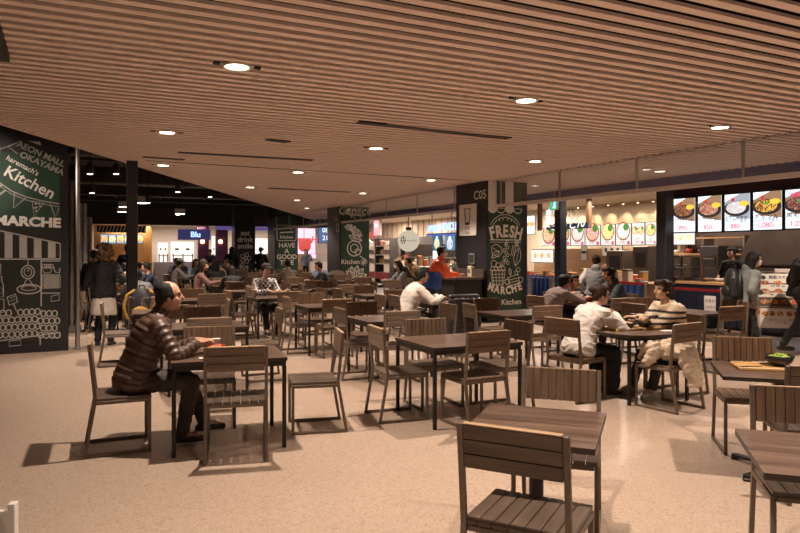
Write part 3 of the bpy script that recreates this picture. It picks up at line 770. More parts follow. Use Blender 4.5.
# farther pillars
o, b, s = pillar('pillar_3', (-2.0, 22.5), 1.06, 1.28, (.02, 1.04))
m = MB()
leafshape(m, .35, 2.3, .5, -30, .03); leafshape(m, .3, 2.05, .5, -20, .03); m.ring(.5, 1.62, .26, .035, Yb); m.ring(.5, 1.62, .14, .03, Yb); m.ring(.62, 1.50, .1, .03, Yb)
for k in range(6): leafshape(m, .45, 1.95 + .06 * k, .32, 20 + 28 * k, .026)
m.stroke([(.70, 1.36), (.95, 1.2), (.8, 1.1)], .03, Yb); flower(m, .85, 1.15, .08)
for k in range(5): leafshape(m, .55, .62, .42, 15 + 33 * k, .028)
m.stroke([(.15, .5), (.3, .95), (.5, .6)], .03, Yb); m.stroke([(.18, 2.85), (.55, 2.62), (.35, 2.75), (.9, 2.72)], .03, Yb)
chalk('plant_drawing', M_WHITE, o, m)
text('Kitchen', .22, M_WHITE, o, .36, 1.16, Yb, bold=.012); text('Cspace', .42, M_WHITE, o, .52, 2.88, Yb - .01, bold=.004, shear=.2)
text('C04', .2, M_GREYW, s, -.4, 2.6, -.012); m = MB(); m.stroke([(-.32, 2.2), (-.14, 2.2), (-.14, 2.44), (-.32, 2.44)], .03, -.012, True); chalk('notice_outline', M_WHITE, s, m)
o, b, s = pillar('pillar_4', (-5.62, 30.2), 1.06, 1.28, (.06, 1.02))
m = MB(); m.stroke([(.12, 2.0), (.92, 2.0), (.97, 2.08), (.97, 2.62), (.92, 2.7), (.12, 2.7), (.07, 2.62), (.07, 2.08)], .03, Yb, True)
m.stroke([(.3, 2.5), (.5, 2.62), (.75, 2.5)], .03, Yb); m.stroke([(.2, 2.36), (.85, 2.4)], .05, Yb)
for k in range(3): m.stroke([(.35, .72 - .09 * k), (.7, .72 - .09 * k)], .03, Yb)
chalk('label_drawing', M_WHITE, o, m)
text('Kitchen', .2, M_WHITE, o, .52, 2.16, Yb, bold=.015)
for s_, z in (('HAVE', 1.78), ('A', 1.52), ('GOOD', 1.26), ('TIME', 1.0)): text(s_, .29, M_WHITE, o, .53, z, Yb, bold=.02, sx=1.05)
o, b, s = pillar('pillar_5', (-7.55, 30.6), .95, .6, (.04, .9), bm=M_CHALKB)
for s_, z in (('eat', 2.35), ('drink', 2.05), ('smile', 1.75)): text(s_, .34, M_WHITE, o, .48, z, Yb, bold=.015)
m = MB(); flower(m, .5, 1.2, .16); flower(m, .3, .8, .12); leafshape(m, .4, .5, .4, 60, .03); chalk('flower_drawing', M_WHITE, o, m)
# slim columns
for i, (px, u, w, mm) in enumerate([(665, 11.0, .25, M_COLUMN), (560.5, 11.0, .22, M_NAVYC)]):
    r = (px - 400) / FL; Y = u / (r * .896 + .444)
    m = MB(); m.box(0, 0, 1.40, w, w, 2.80, .012); m.box(0, 0, .05, w + .02, w + .02, .10, .006)
    o = m.build('column_%d' % (i + 1), mm, None, (r * Y, Y, 0), R(UA)); o['kind'] = 'structure'
m = MB(); m.box(0, 0, 2.1, .17, .17, 4.2, .01); m.box(0, 0, .05, .20, .20, .10, .006); o = m.build('column_3', M_COLUMN, None, (GX(132, 11.2), 11.2, 0), R(UA)); o['kind'] = 'structure'
# grey fins behind the chalk panel
for i, (px, Y, zt) in enumerate([(77, 12.6, 2.75), (84.5, 15.0, 2.5), (90, 17.2, 2.3)]):
    m = MB()
    for k in range(3): m.box(-.17 + .085 * k, 0, zt / 2 + .1, .062, .10, zt, .012)
    m.box(-.085, .06, zt / 2 + .1, .26, .02, zt); m.box(-.085, .02, .06, .30, .18, .12, .01)
    o = m.build('metal_fin_screen', M_FIN, None, (GX(px, Y), Y, 0), R(20))
    tag(o, ['grey metal fin screen right beside the big chalk panel', 'middle grey metal fin screen behind the chalk panel', 'farthest and lowest grey metal fin screen'][i], 'screen', 'grey fin screens by the chalk panel')
m = MB(); m.tube([(0, 0, 0), (0, 0, 3.2)], .035, 12); m.lathe([(.06, 0), (.06, .02), (.04, .03)], 14); o = m.build('steel_pole', M_STEEL, None, (-5.03, 10.45, 0)); tag(o, 'slim shiny steel pole at the edge of the big chalk panel', 'pole')

# ------------------------------------------------------------------ food stalls on the right
SA = R(UA - 90)
def at_stall(px, u):
    r = (px - 400) / FL; Y = u / (r * UD.x + UD.y); return Vector((r * Y, Y, 0))
M_SCRN = mat('screen_case', (.01, .01, .012), .35)
M_LIT = glow('lit_white', (.86, .92, 1.0), 1.5)
M_LITW = glow('lit_warmwhite', (1.0, .95, .88), 1.0)
M_PINK = glow('lit_pink', (.85, .10, .22), 1.0)
M_BLUEL = glow('lit_blue', (.05, .09, .18), 1.0)
M_DKINK = glow('lit_darkink', (.03, .04, .07), 1.0)
M_PLATE = glow('lit_plate', (.035, .03, .035), 1.0)
M_TABLEP = glow('lit_tabletop', (.42, .24, .13), 1.0)
STEAK = [food('steak_%d' % i, c, 42 if i != 2 else 36, 1.0) for i, c in enumerate([
    [(.20, .07, .03), (.35, .15, .08), (.12, .04, .02), (.45, .22, .14), (.25, .10, .05)], [(.50, .22, .15), (.62, .32, .22), (.30, .10, .06), (.70, .42, .32), (.40, .15, .09)],
    [(.75, .75, .78), (.85, .85, .88), (.55, .55, .62), (.80, .78, .76), (.65, .62, .66)], [(.75, .42, .08), (.85, .60, .12), (.12, .05, .03), (.80, .35, .05), (.30, .14, .06)], [(.18, .06, .05), (.32, .13, .10), (.10, .04, .03), (.42, .22, .18), (.22, .09, .07)]])]
M_CORN = food('sweetcorn', [(.90, .62, .06), (.95, .72, .12), (.80, .48, .04)], 60, 1.1)
M_PEPPER = glow('lit_red', (.75, .05, .04), 1.0); M_HERB = glow('lit_green', (.10, .45, .07), 1.0)
def menu_screen(px0, px1, py0, py1, u, lab, k, price, lines):
    a, b = at_stall(px0, u), at_stall(px1, u); W = (b - a).length - .045; c = (a + b) / 2
    z0 = (ZH(py1, a.y) + ZH(py1, b.y)) / 2 if False else ZH(py1, c.y); z1 = ZH(py0, c.y); H = z1 - z0
    t = thing('menu_screen', lab, 'screen', (c.x, c.y, z0), SA, 'lit steak menu screens')
    MB().box(0, .03, H / 2, W + .05, .06, H + .05, .006).build('frame', M_SCRN, t)
    MB().box(0, -.003, H / 2, W, .006, H).build('lit_panel', M_LIT, t)
    y = -.0075; m = MB(); m.flat([(-W / 2, H * .40), (W / 2, H * .30), (W / 2, H), (-W / 2, H)], y); chalk('table_picture', M_TABLEP if k != 2 else glow('lit_slate', (.45, .48, .55), 1.0), t, m)
    m = MB(); m.flat([(-W / 2, H * .80), (W * .1, H), (-W / 2, H)], y - .0005); m.flat([(-W / 2, H * .60), (-W * .2, H * .42), (-W / 2, H * .40)], y - .0005); chalk('napkin_picture', M_LIT, t, m)
    m = MB(); m.disc(-.02 * W, H * .60, W * .52, y - .001, 26, H * .21); chalk('iron_plate_picture', M_PLATE, t, m)
    m = MB(); m.disc(-.04 * W, H * .63, W * .40, y - .0015, 22, H * .17); chalk('meat_picture', STEAK[k], t, m)
    m = MB(); m.disc(W * .28, H * .73, W * .19, y - .002, 14, H * .075); chalk('corn_picture', M_CORN, t, m)
    m = MB(); m.disc(-W * .17, H * .85, W * .07, y - .0015, 10); chalk('pepper_picture', M_PEPPER, t, m)
    if k in (3, 4): m = MB(); m.disc(-.02 * W, H * .70, W * .09, y - .0025, 7, H * .04); chalk('herb_picture', M_HERB, t, m)
    for i, s_ in enumerate(lines): text(s_, W * .155, M_DKINK, t, -.02, H * (.335 - .085 * i), y, bold=.01, sx=W * .9 / (len(s_) * W * .155))
    text(price, W * .25, M_PINK, t, -.04 * W, H * .115, y, bold=.014)
    if k == 4: text('期間限定', W * .17, M_PINK, t, 0, H * .88, y - .003, tilt=-8, bold=.02)
UM = 11.3
for i, (a, b, y0, y1, lab, pr, ln) in enumerate([(673, 696, 198.5, 231.8, 'leftmost lit steak menu screen, brown sliced meat', '890-', ['カットステーキ']), (697.5, 722.5, 196, 231.5, 'second lit steak menu screen, reddish meat', '850-', ['ビーフペッパー定食']), (724, 751, 194, 230.5, 'lit menu screen with the white heaped dish', '880-', ['おろし焼肉の', 'ペッパー定食']),
        (752.5, 783, 191.5, 229.5, 'lit menu screen with the yellow potato dish and green herb', '1,080-', ['チキン＆', 'ハンバーグ定食']), (784.5, 818, 189, 228, 'lit menu screen cut off by the right edge', '1,290-', ['黒毛和牛'])]):
    menu_screen(a, b, y0, y1, UM, lab, i, pr, ln)
# steak stall body
def stallbox(name, px0, px1, u, d, z0, z1, m, label, cat, bev=.01, group=None):
    a, b = at_stall(px0, u), at_stall(px1, u); c = (a + b) / 2; W = (b - a).length
    o = MB().box(0, d / 2, (z1 - z0) / 2, W, d, z1 - z0, bev).build(name, m, None, (c.x, c.y, z0), SA)
    return tag(o, label, cat, group)
M_MAROON = mat('maroon_fascia', (.045, .012, .014), .5); M_DKNAVY = mat('counter_navy', (.014, .017, .03), .4); M_KITCH = mat('kitchen_wall', (.12, .075, .05), .5, noise=.3, nscale=1.2)
M_HOOD = mat('hood_steel', (.17, .13, .105), .35, metal=.6, noise=.2, nscale=2)
a, b = at_stall(668, 11.35), at_stall(815, 11.35); c = (a + b) / 2; W = (b - a).length
o = MB().box(0, .1, 2.82, W, .12, .50).build('beam_steak_fascia', M_MAROON, None, (c.x, c.y, 0), SA); o['kind'] = 'structure'
a, b = at_stall(660, 14.9), at_stall(830, 14.9); c = (a + b) / 2
o = MB().box(0, .06, 1.48, (b - a).length + 1.4, .12, 2.96).build('wall_kitchen', M_KITCH, None, (c.x, c.y, 0), SA); o['kind'] = 'structure'
def counter(px0, px1, u, top, fm, tm, label, d=.65):
    a, b = at_stall(px0, u), at_stall(px1, u); c = (a + b) / 2; W = (b - a).length
    t = thing('stall_counter', label, 'counter', (c.x, c.y, 0), SA)
    MB().box(0, d / 2, (top - .05) / 2 + .04, W - .06, d - .06, top - .13).build('front_panel', fm, t)
    MB().box(0, d / 2 + .02, .04, W - .10, d - .16, .08).build('plinth', M_BLACK, t)
    MB().box(0, d / 2, top - .03, W, d, .06, .008).build('worktop', tm, t)
    m = MB()
    for k in range(int(W / .45) + 1): m.box(-W / 2 + .1 + .45 * k, .022, top / 2, .012, .02, top - .2)
    m.build('panel_joint', M_BLACK, t)
    return t, W
t, W = counter(673, 800, 11.25, .92, M_DKNAVY, M_OAK, 'dark steak stall counter with a pale wood worktop')
# paper notice on the counter front
c = at_stall(710, 11.15); t = thing('paper_notice', 'white paper notice taped to the dark steak stall counter', 'notice', (c.x, c.y, .34), SA)
MB().box(0, 0, .16, .26, .006, .32).build('sheet', M_PAPER, t)
text('お並び', .075, M_INK, t, 0, .22, -.004); text('ください', .06, M_INK, t, 0, .10, -.004)
# glass-fronted serving cabinet at the left end of the steak counter
c = at_stall(684, 11.25); t = thing('serving_cabinet', 'wooden framed glass serving cabinet at the left end of the steak counter', 'cabinet', (c.x, c.y + .05, .92), SA)
m = MB()
for x in (-.42, .42):
    for y in (.05, .45): m.box(x, y, .26, .035, .035, .52)
m.box(0, .25, .50, .88, .46, .035); m.box(0, .25, .25, .84, .40, .02); m.box(0, .25, .012, .88, .46, .024); m.build('frame', M_WALN, t)
MB().box(0, .05, .26, .80, .006, .46).build('glass_front', M_GLASS, t)
# hood and kitchen equipment behind
a, b = at_stall(742, 13.4), at_stall(800, 13.4); c = (a + b) / 2; W = (b - a).length
t = thing('extractor_hood', 'large curved steel extractor hood over the grill', 'hood', (c.x, c.y, 1.25), SA)
MB().prism([(-W / 2, .0), (-W / 2 + .10, .35), (-W / 2 + .35, .75), (-W / 2 + .7, .95), (W / 2 + .6, 1.0), (W / 2 + .6, 0)], -.1, .6).build('canopy', M_HOOD, t)
MB().box(.4, .25, 1.35, .8, .5, .72, .02).build('duct', M_HOOD, t)
for px, pz, w_, h_, lab, mm in [(688, 1.05, .55, .5, 'steel rice cooker stack behind the steak counter', M_HOOD), (716, .9, .5, .75, 'dark oven cabinet behind the steak counter', M_DARK), (775, .9, .9, .3, 'low steel grill under the hood', M_HOOD)]:
    c = at_stall(px, 13.6); t = thing('kitchen_unit', lab, 'kitchen unit', (c.x, c.y, 0), SA)
    MB().box(0, 0, .45, w_ + .1, .6, .9, .01).build('base_cabinet', M_HOOD, t); MB().box(0, 0, .9 + h_ / 2, w_, .5, h_, .02).build('appliance', mm, t)
    m = MB(); m.tube([(-w_ / 3, -.27, .9 + h_ * .6), (-w_ / 3, -.31, .9 + h_ * .6), (w_ / 3, -.31, .9 + h_ * .6), (w_ / 3, -.27, .9 + h_ * .6)], .012, 6); m.build('handle', M_STEEL, t)
# wooden shelf rack behind the steak counter with bowls
c = at_stall(708, 14.3); t = thing('wooden_shelf_rack', 'wooden shelf rack behind the steak counter', 'shelf', (c.x, c.y, 0), SA)
for z in (.5, 1.0, 1.45, 1.85): MB().box(0, 0, z, 2.3, .40, .04, .004).build('shelf_board', M_OAK, t)
for x in (-1.12, 0, 1.12): MB().box(x, 0, .95, .05, .38, 1.9).build('upright', M_STEEL, t)
M_BOWLS = [mat('stoneware_white', (.62, .56, .5), .3), mat('lacquer_red', (.34, .03, .02), .3), mat('lacquer_black', (.02, .018, .018), .25), mat('box_tan', (.45, .30, .17), .6)]
def bowl(p, r, h, m, label, cat='bowl', name='bowl', group=None, rz=0):
    mb = MB(); mb.lathe([(r * .45, 0), (r * .5, .004), (r * .8, h * .4), (r, h), (r * .95, h), (r * .75, h * .42), (r * .4, h * .12)], 18)
    o = mb.build(name, m, None, p, rz, smooth=True); return tag(o, label, cat, group)
kk = ['first', 'second', 'third', 'fourth', 'fifth', 'sixth', 'seventh', 'eighth']
for z, nm in ((1.02, 'middle'), (1.47, 'upper')):
    for i in range(6):
        q = c + Vector((math.cos(SA), math.sin(SA), 0)) * (-.95 + .38 * i)
        bowl((q.x, q.y, z), .10, .09 + .03 * (i % 2), M_BOWLS[i % 3], '%s bowl from the left on the %s board of the steak stall rack' % (kk[i], nm), group='bowls on the steak stall rack')
for i, px in enumerate((677, 683, 690, 699, 706, 722)):
    q = at_stall(px, 11.45); bowl((q.x, q.y + .06, .922), .11, .07, M_BOWLS[0 if i % 2 else 3], '%s dish from the left along the steak counter' % kk[i], 'dish', 'serving_dish', 'dishes on the steak counter')
# ------------------------------------------------------------------ noodle stall
a, b = at_stall(524, 14.6), at_stall(662, 14.6); c = (a + b) / 2
o = MB().box(0, .06, 1.48, (b - a).length + 1.5, .12, 2.96).build('wall_noodle', mat('noodle_wall', (.70, .58, .42), .6, bump=.4, nscale=3), None, (c.x, c.y, 0), SA); o['kind'] = 'structure'
a, b = at_stall(534, 13.6), at_stall(656, 13.6); c = (a + b) / 2
o = MB().box(0, .05, .80, (b - a).length, .10, 1.6).build('partition_noodle', wood('noodle_boards', (.42, .24, .11), (.55, .34, .17), .5, 'X', 1.2), None, (c.x, c.y, 0), SA); o['kind'] = 'structure'
NOOD = [food('noodle_%d' % i, c, 34, 1.0) for i, c in enumerate([[(.80, .30, .12), (.85, .75, .6), (.8, .5, .2)], [(.70, .66, .62), (.62, .60, .58), (.75, .7, .66)], [(.75, .15, .28), (.85, .55, .2), (.8, .3, .35)], [(.85, .45, .12), (.9, .7, .3), (.75, .25, .08)], [(.8, .75, .68), (.85, .5, .3), (.82, .66, .5)], [(.6, .4, .2), (.75, .6, .4), (.5, .25, .1)]])]
M_BOWLP = glow('lit_bowl', (.45, .13, .04), 1.0); M_STEM = glow('lit_leaf', (.06, .30, .04), 1.0)
UN = 12.9
edges = [541.5, 556, 570.5, 585, 600.5, 615.5, 631.5, 645, 657]
names = ['first noodle menu panel from the left, red bowl', 'noodle menu panel half hidden by the navy column', 'noodle menu panel with the pale bowl', 'noodle menu panel with the pink bowl', 'noodle menu panel with the orange bowl', 'noodle menu panel with the white and orange bowl', 'noodle menu panel with two small bowls', 'last noodle menu panel beside the black column']
for i in range(8):
    a, b = at_stall(edges[i], UN), at_stall(edges[i + 1], UN); c = (a + b) / 2; W = (b - a).length - .045
    f = (edges[i] - 541) / 115; z0, z1 = ZH(245.6 - 1.2 * f, c.y), ZH(228.5 - 7 * f, c.y); H = z1 - z0
    t = thing('noodle_menu_lightbox', names[i], 'menu light box', (c.x, c.y, z0), SA, 'lit noodle menu panels')
    MB().box(0, .03, H / 2, W + .042, .05, H + .03, .004).build('case', M_SCRN, t); MB().box(0, .0, H / 2, W, .008, H).build('lit_panel', M_LITW, t)
    y = -.006; sp_ = [(-W * .0, .43)] if i != 6 else [(-W * .25, .24), (W * .25, .24)]
    for xx, rr in sp_:
        m = MB(); m.disc(xx, H * .66, W * rr * 1.08, y, 20); chalk('bowl_picture', M_BOWLP, t, m)
        m = MB(); m.disc(xx, H * .66, W * rr * .9, y - .001, 18); chalk('noodle_picture', NOOD[[0, 3, 1, 2, 3, 4, 5, 3][i]], t, m)
        m = MB(); m.disc(xx + W * rr * .4, H * .66 + W * rr * .45, W * rr * .45, y - .002, 10); chalk('leek_picture', M_STEM, t, m)
    m = MB(); m.disc(W * .36, H * .10, W * .10, y - .001, 12); chalk('price_dot', M_PINK, t, m)
    text(['かけうどん', 'ぶっかけ', '釜揚げ', '梅とろろ', '肉うどん', '明太釜玉', 'セット', '天ぷら'][i], W * .12, M_DKINK, t, 0, H * .27, y)
    text(['390', '450', '420', '590', '690', '560', '780', '150'][i], W * .2, M_PINK, t, -W * .06, H * .13, y)
# wash lights along the noodle wall
for i in range(8):
    p = at_stall(548 + 15 * i, 14.3); spot((p.x, p.y, 2.855), 26, 75, .6, .03, (1, .78, .5), aim=at_stall(548 + 15 * i, 14.6) + Vector((0, 0, 2.0)))
    t = thing('wall_washer', 'small ceiling spotlight washing the noodle wall, %s from the left' % kk[i], 'spotlight', (p.x, p.y, 2.93), SA, 'wall washers of the noodle stall')
    m = MB(); m.lathe([(.035, -.05), (.04, 0), (.04, .02)], 12); m.build('can', M_RAIL, t); m = MB(); m.lathe([(.028, -.053), (.028, -.051)], 10); m.build('lens', M_SPOTG, t)
for i, px in enumerate((540, 589)):
    p = at_stall(px, 12.6); o = MB().box(0, 0, 2.55, .11, .11, .82, .006).build('wooden_hanger_post', M_BROWNV, None, (p.x, p.y, 0), SA); tag(o, ['wooden post hanging from the noodle stall ceiling left of the navy column', 'wooden post hanging above the noodle menu panels'][i], 'post')
    
p = at_stall(566, 12.5); t = thing('noodle_shop_sign', 'navy plank sign with white brush lettering over the noodle menus', 'sign', (p.x, p.y, 2.17), SA)
MB().box(.0, .03, .05, 1.75, .05, .16, .006).build('plank', mat('plank_navy', (.012, .02, .05), .5), t)
M_BRUSH = glow('brush_white', (1, .98, .95), 1.1)
text('麺', .62, M_BRUSH, t, -.60, .22, -.03, tilt=8, bold=.02, name='brush_character'); text('うどん', .34, M_BRUSH, t, .30, .10, -.03, tilt=-4, bold=.02, name='brush_lettering'); text('手打ち', .22, M_INK, t, .12, .40, -.03, tilt=-6, bold=.015)
# exit sign
p = at_stall(554.5, 10.7); t = thing('exit_sign', 'small glowing green exit sign beside the navy column', 'exit sign', (p.x, p.y, 2.55), SA)
M_EXG = glow('exit_green', (.02, .62, .38), 1.3)
MB().box(0, 0, .12, .27, .06, .27, .006).build('case', M_RAIL, t); m = MB(); m.box(0, -.032, .12, .23, .004, .23); m.build('lit_face', M_EXG, t)
m = MB(); m.flat([(-.02, .03), (.07, .03), (.07, .21), (-.02, .21)], -.036); chalk('doorway_symbol', M_LIT, t, m)
m = MB(); m.disc(.0, .18, .02, -.038, 10); m.stroke([(.0, .16), (-.02, .11), (.02, .07), (.01, .04)], .018, -.038); m.stroke([(-.02, .11), (-.06, .06)], .018, -.038); m.stroke([(-.05, .14), (.0, .15), (.035, .12)], .014, -.038); chalk('runner_symbol', mat('exit_ink', (.0, .2, .12), .5), t, m)
m = MB(); m.tube([(0, 0, .245), (0, 0, .48)], .01, 6); m.build('hanger', M_STEEL, t)
# counter of the noodle stall, blue belt fence and goods
counter(500, 654, 11.7, .80, M_OAK, M_OAK, 'wooden noodle stall counter with goods on it')
M_BLUE = mat('blue_cloth', (.015, .06, .22), .6, noise=.4, nscale=4); M_BELT = mat('blue_belt', (.01, .05, .25), .5); M_RED = mat('red_belt', (.45, .012, .03), .5)
def fence(pts, h, m, label, hang=None):
    t = thing('belt_barrier', label, 'barrier', (pts[0].x, pts[0].y, 0), SA)
    inv = Matrix.Rotation(-SA, 4, 'Z') @ Matrix.Translation((-pts[0].x, -pts[0].y, 0))
    L_ = [inv @ p for p in pts]
    for q in L_:
        mb = MB(); mb.lathe([(.15, 0), (.16, .012), (.15, .025), (.03, .04), (.026, .06), (.026, h + .02), (.034, h + .03), (.034, h + .08), (.0, h + .09)], 18, Matrix.Translation(q)); mb.build('post', M_STEEL, t, smooth=False)
    for q, r in zip(L_, L_[1:]): mb = MB(); mb.bar(q + Vector((0, 0, h + .03)), r + Vector((0, 0, h + .03)), .006, .05, 0); mb.build('belt', m, t)
    if hang:
        for q, r in zip(L_, L_[1:]):
            mb = MB(); n = 14; vs = []
            for i in range(n + 1):
                f = .06 + .88 * i / n; e = q.lerp(r, f); w_ = .03 * math.sin(i * 2.2); vs += [e + Vector((0, w_, h)), e + Vector((0, w_ * 1.6, .18 + .03 * math.cos(i * 1.3)))]
            mb.add(vs, [(2 * i, 2 * i + 1, 2 * i + 3, 2 * i + 2) for i in range(n)]); mb.build('banner_cloth', hang, t)
fence([at_stall(505, 10.6), at_stall(531, 10.6), at_stall(552, 10.6), at_stall(598, 10.6)], .86, M_BELT, 'blue belt barrier with blue cloth before the noodle stall', M_BLUE)
fence([at_stall(612, 10.0), at_stall(646, 10.0)], .86, M_RED, 'red belt barrier behind the striped sweater, left stretch', M_BLUE)
fence([at_stall(664, 9.9), at_stall(722, 9.9), at_stall(757, 10.1)], .82, M_RED, 'red belt barrier before the dark steak counter')
gr = random.Random(11)
GC = [(.55, .10, .04), (.62, .50, .38), (.70, .62, .5), (.5, .3, .08), (.16, .10, .06), (.3, .32, .3), (.6, .22, .05)]
GM = [mat('goods_%d' % i, c, .5) for i, c in enumerate(GC)]
def goods_box(p, w_, d_, h_, m, label, cat='box', name='goods_box', group=None, rz=SA, lidm=None):
    t = thing(name, label, cat, p, rz, group)
    MB().box(0, 0, h_ * .42, w_, d_, h_ * .84, .006).build('body', m, t); MB().box(0, 0, h_ * .92, w_ * 1.04, d_ * 1.04, h_ * .16, .006).build('lid', lidm or M_BOWLS[0], t)
    return t
gcol = ['rust', 'beige', 'cream', 'amber', 'dark', 'grey', 'orange']
for i in range(26):
    px = 507 + 5.5 * i + gr.uniform(-1, 1); q = at_stall(px, 11.95 + .28 * (i % 2)); ci = gr.randrange(7)
    goods_box((q.x, q.y, .80), gr.uniform(.10, .22), .16, gr.uniform(.08, .30), GM[ci], '%s goods box on the noodle counter, number %d along it from the left' % (gcol[ci], i + 1), group='boxes along the noodle counter', lidm=GM[(ci + 2) % 7])
for i in range(20):
    px = 396 + 2.9 * i; q = at_stall(px, 12.3 + .2 * (i % 2)); ci = gr.randrange(7)
    goods_box((q.x, q.y, .95), gr.uniform(.12, .26), .16, gr.uniform(.10, .42), GM[ci], '%s goods box on the dessert counter, number %d along it from the left' % (gcol[ci], i + 1), group='boxes along the dessert counter', lidm=GM[(ci + 3) % 7])
for i in range(16):
    px = 600 + 3.4 * i; q = at_stall(px, 13.15 if i % 2 else 13.3); ci = gr.randrange(7)
    goods_box((q.x, q.y, .86), gr.uniform(.10, .2), .14, gr.uniform(.10, .3), GM[ci], '%s kitchen tub at the back of the noodle stall, number %d from the left' % (gcol[ci], i + 1), group='tubs at the back of the noodle stall', lidm=GM[(ci + 3) % 7])
q0, q1 = at_stall(598, 13.2), at_stall(656, 13.2); c = (q0 + q1) / 2
t = thing('back_counter', 'pale wooden back counter of the noodle kitchen', 'counter', (c.x, c.y, 0), SA); MB().box(0, 0, .41, (q1 - q0).length, .5, .82, .01).build('cabinet', M_OAK, t); MB().box(0, 0, .84, (q1 - q0).length + .04, .54, .04, .006).build('worktop', M_HOOD, t)
# poster and hanging screens left of the navy column
for px, u, py, w_, h_, lab, mm in [(531, 12.5, 225, .35, .55, 'bright bluish poster on the noodle stall side wall', M_LIT), (542, 12.2, 256, 1.0, .36, 'white price board standing over the noodle goods', M_LITW), (612, 13.5, 250.5, .75, .3, 'white picture notice on the noodle wall boards', M_PAPER), (584, 13.5, 253, .22, .42, 'white hanging cloth on the noodle wall boards', M_PAPER), (681, 13.4, 238, .8, .32, 'lit picture strip behind the black column', M_LITW)]:
    q = at_stall(px, u); t = thing('wall_poster', lab, 'poster', (q.x, q.y, ZH(py, q.y)), SA)
    MB().box(0, .01, 0, w_ + .03, .02, h_ + .03, .003).build('frame', M_DARK, t); MB().box(0, -.003, 0, w_, .006, h_).build('print', mm, t)
    for k in range(3): chalk('picture', NOOD[3] if mm is not M_PAPER else M_INK, t, MB().disc(-w_ * .3 + w_ * .3 * k, h_ * .05, min(w_, h_) * .2, -.0075, 12))
# noodle kitchen machines
for px, w_, h_, lab in [(621, .6, .75, 'steel noodle boiler at the back of the noodle stall'), (647, .5, .85, 'tall steel urn cabinet at the back of the noodle stall')]:
    q = at_stall(px, 12.65); t = thing('noodle_machine', lab, 'kitchen unit', (q.x, q.y, 0), SA)
    MB().box(0, 0, .4, w_ + .15, .5, .8, .01).build('base_cabinet', M_OAK, t); MB().box(0, 0, .8 + h_ / 2, w_, .45, h_, .02).build('appliance', M_HOOD, t); MB().box(0, -.23, .8 + h_ * .6, w_ * .6, .01, h_ * .4).build('window', M_BLACK, t)
# ------------------------------------------------------------------ stalls in the middle distance
a, b = at_stall(345, 14.6), at_stall(470, 14.6); c = (a + b) / 2
o = MB().box(0, .06, 1.48, (b - a).length + 3, .12, 2.96).build('wall_dessert', M_CREAM, None, (c.x, c.y, 0), SA); o['kind'] = 'structure'
m = MB()
for k in range(26): m.box(-7 + .55 * k, -.02, 2.55, .02, .03, .8)
m.box(0, -.03, 2.12, 14, .05, .12); o = m.build('trim_3', M_OAK, None, (c.x, c.y, 0), SA); o['kind'] = 'structure'
a, b = at_stall(390, 13.95), at_stall(460, 13.95); c = (a + b) / 2
o = MB().box(0, .05, .97, (b - a).length, .10, 1.94).build('partition_dessert', mat('dessert_partition', (.11, .085, .07), .5, noise=.35, nscale=1.5), None, (c.x, c.y, 0), SA); o['kind'] = 'structure'
counter(393, 454, 12.0, .95, M_DARK, M_STEEL, 'long dark dessert stall counter behind the water station')
M_BAND = mat('grey_band', (.16, .14, .13), .5)
a, b = at_stall(395, 13.4), at_stall(452, 13.4); c = (a + b) / 2
t = thing('shelf_unit', 'long grey overhead unit of the dessert stall behind the round sign', 'cabinet', (c.x, c.y, 1.98), SA)
MB().box(0, .2, 0, (b - a).length * .95, .4, .36, .01).build('carcass', M_BAND, t); MB().box(0, .2, -.72, (b - a).length * .95, .45, .05).build('shelf', M_STEEL, t)
for e in (-1, 1): MB().box(e * (b - a).length * .46, .3, -.9, .08, .2, 1.7).build('upright', M_DARK, t)
# round hanging sign
q = at_stall(408.5, 11.6); t = thing('round_hanging_sign', 'round cream hanging sign with a dark emblem in the dessert stall', 'sign', (q.x, q.y, ZH(241, q.y)), R(-4))
rr = 10.2 / FL * q.y * 1.05
m = MB(); m.lathe([(rr * .98, -.05), (rr, -.045), (rr, .045), (rr * .98, .05)], 32, Matrix.Rotation(R(90), 4, 'X')); m.build('disc', glow('sign_cream', (.80, .68, .52), .75), t)
m = MB(); m.box(0, 0, rr + .06, .22, .06, .12); m.tube([(0, 0, rr), (0, 0, 2.9 - ZH(241, q.y))], .02, 8); m.build('hanger', M_BLACK, t)
m = MB(); m.stroke([(-.28, .1), (-.18, .17), (-.1, .02), (-.22, -.12)], .03, -.053, True); m.stroke([(-.28, .02), (-.12, .0)], .025, -.053); m.stroke([(-.2, .2), (-.15, -.1)], .02, -.053); m.stroke([(-.24, .17), (-.3, -.06)], .02, -.053); chalk('emblem', M_INK, t, m)
text('KANOKO', .085, mat('grey_ink', (.12, .10, .09), .6), t, .13, .01, -.053)
# blue neon lettering and panels
q = at_stall(441, 11.8); t = thing('neon_lettering', 'white and blue lit shop lettering over the dessert stall', 'sign', (q.x, q.y, ZH(228.5, q.y)), SA)
M_NEON = glow('neon_white', (.42, .60, 1.0), 1.6)
text('APPRE', .34, M_NEON, t, -.52, .0, -.02, bold=.02, name='lit_letters', depth=.02, sx=.9); text('UNCLE', .38, M_NEON, t, .62, .04, -.02, bold=.02, name='lit_letters', depth=.02, sx=.9)
m = MB(); m.tube([(-1.1, .03, -.18), (1.2, .03, -.18)], .02, 8); m.tube([(-.7, .03, -.18), (-.7, .03, 1.0)], .015, 6); m.tube([(.7, .03, -.18), (.7, .03, 1.0)], .015, 6); m.build('rail', M_DARK, t)
MB().box(0.05, .05, -.22, 2.4, .02, .05, .004).build('glow_strip', glow('neon_blue', (.06, .14, .6), 1.2), t)
FR = [food('fruit_pic', [(.9, .75, .2), (.85, .85, .8), (.3, .45, .1), (.95, .8, .35)], 24, 1.1), food('ice_pic', [(.85, .88, .92), (.2, .3, .5), (.9, .9, .95), (.5, .65, .85)], 22, 1.1)]
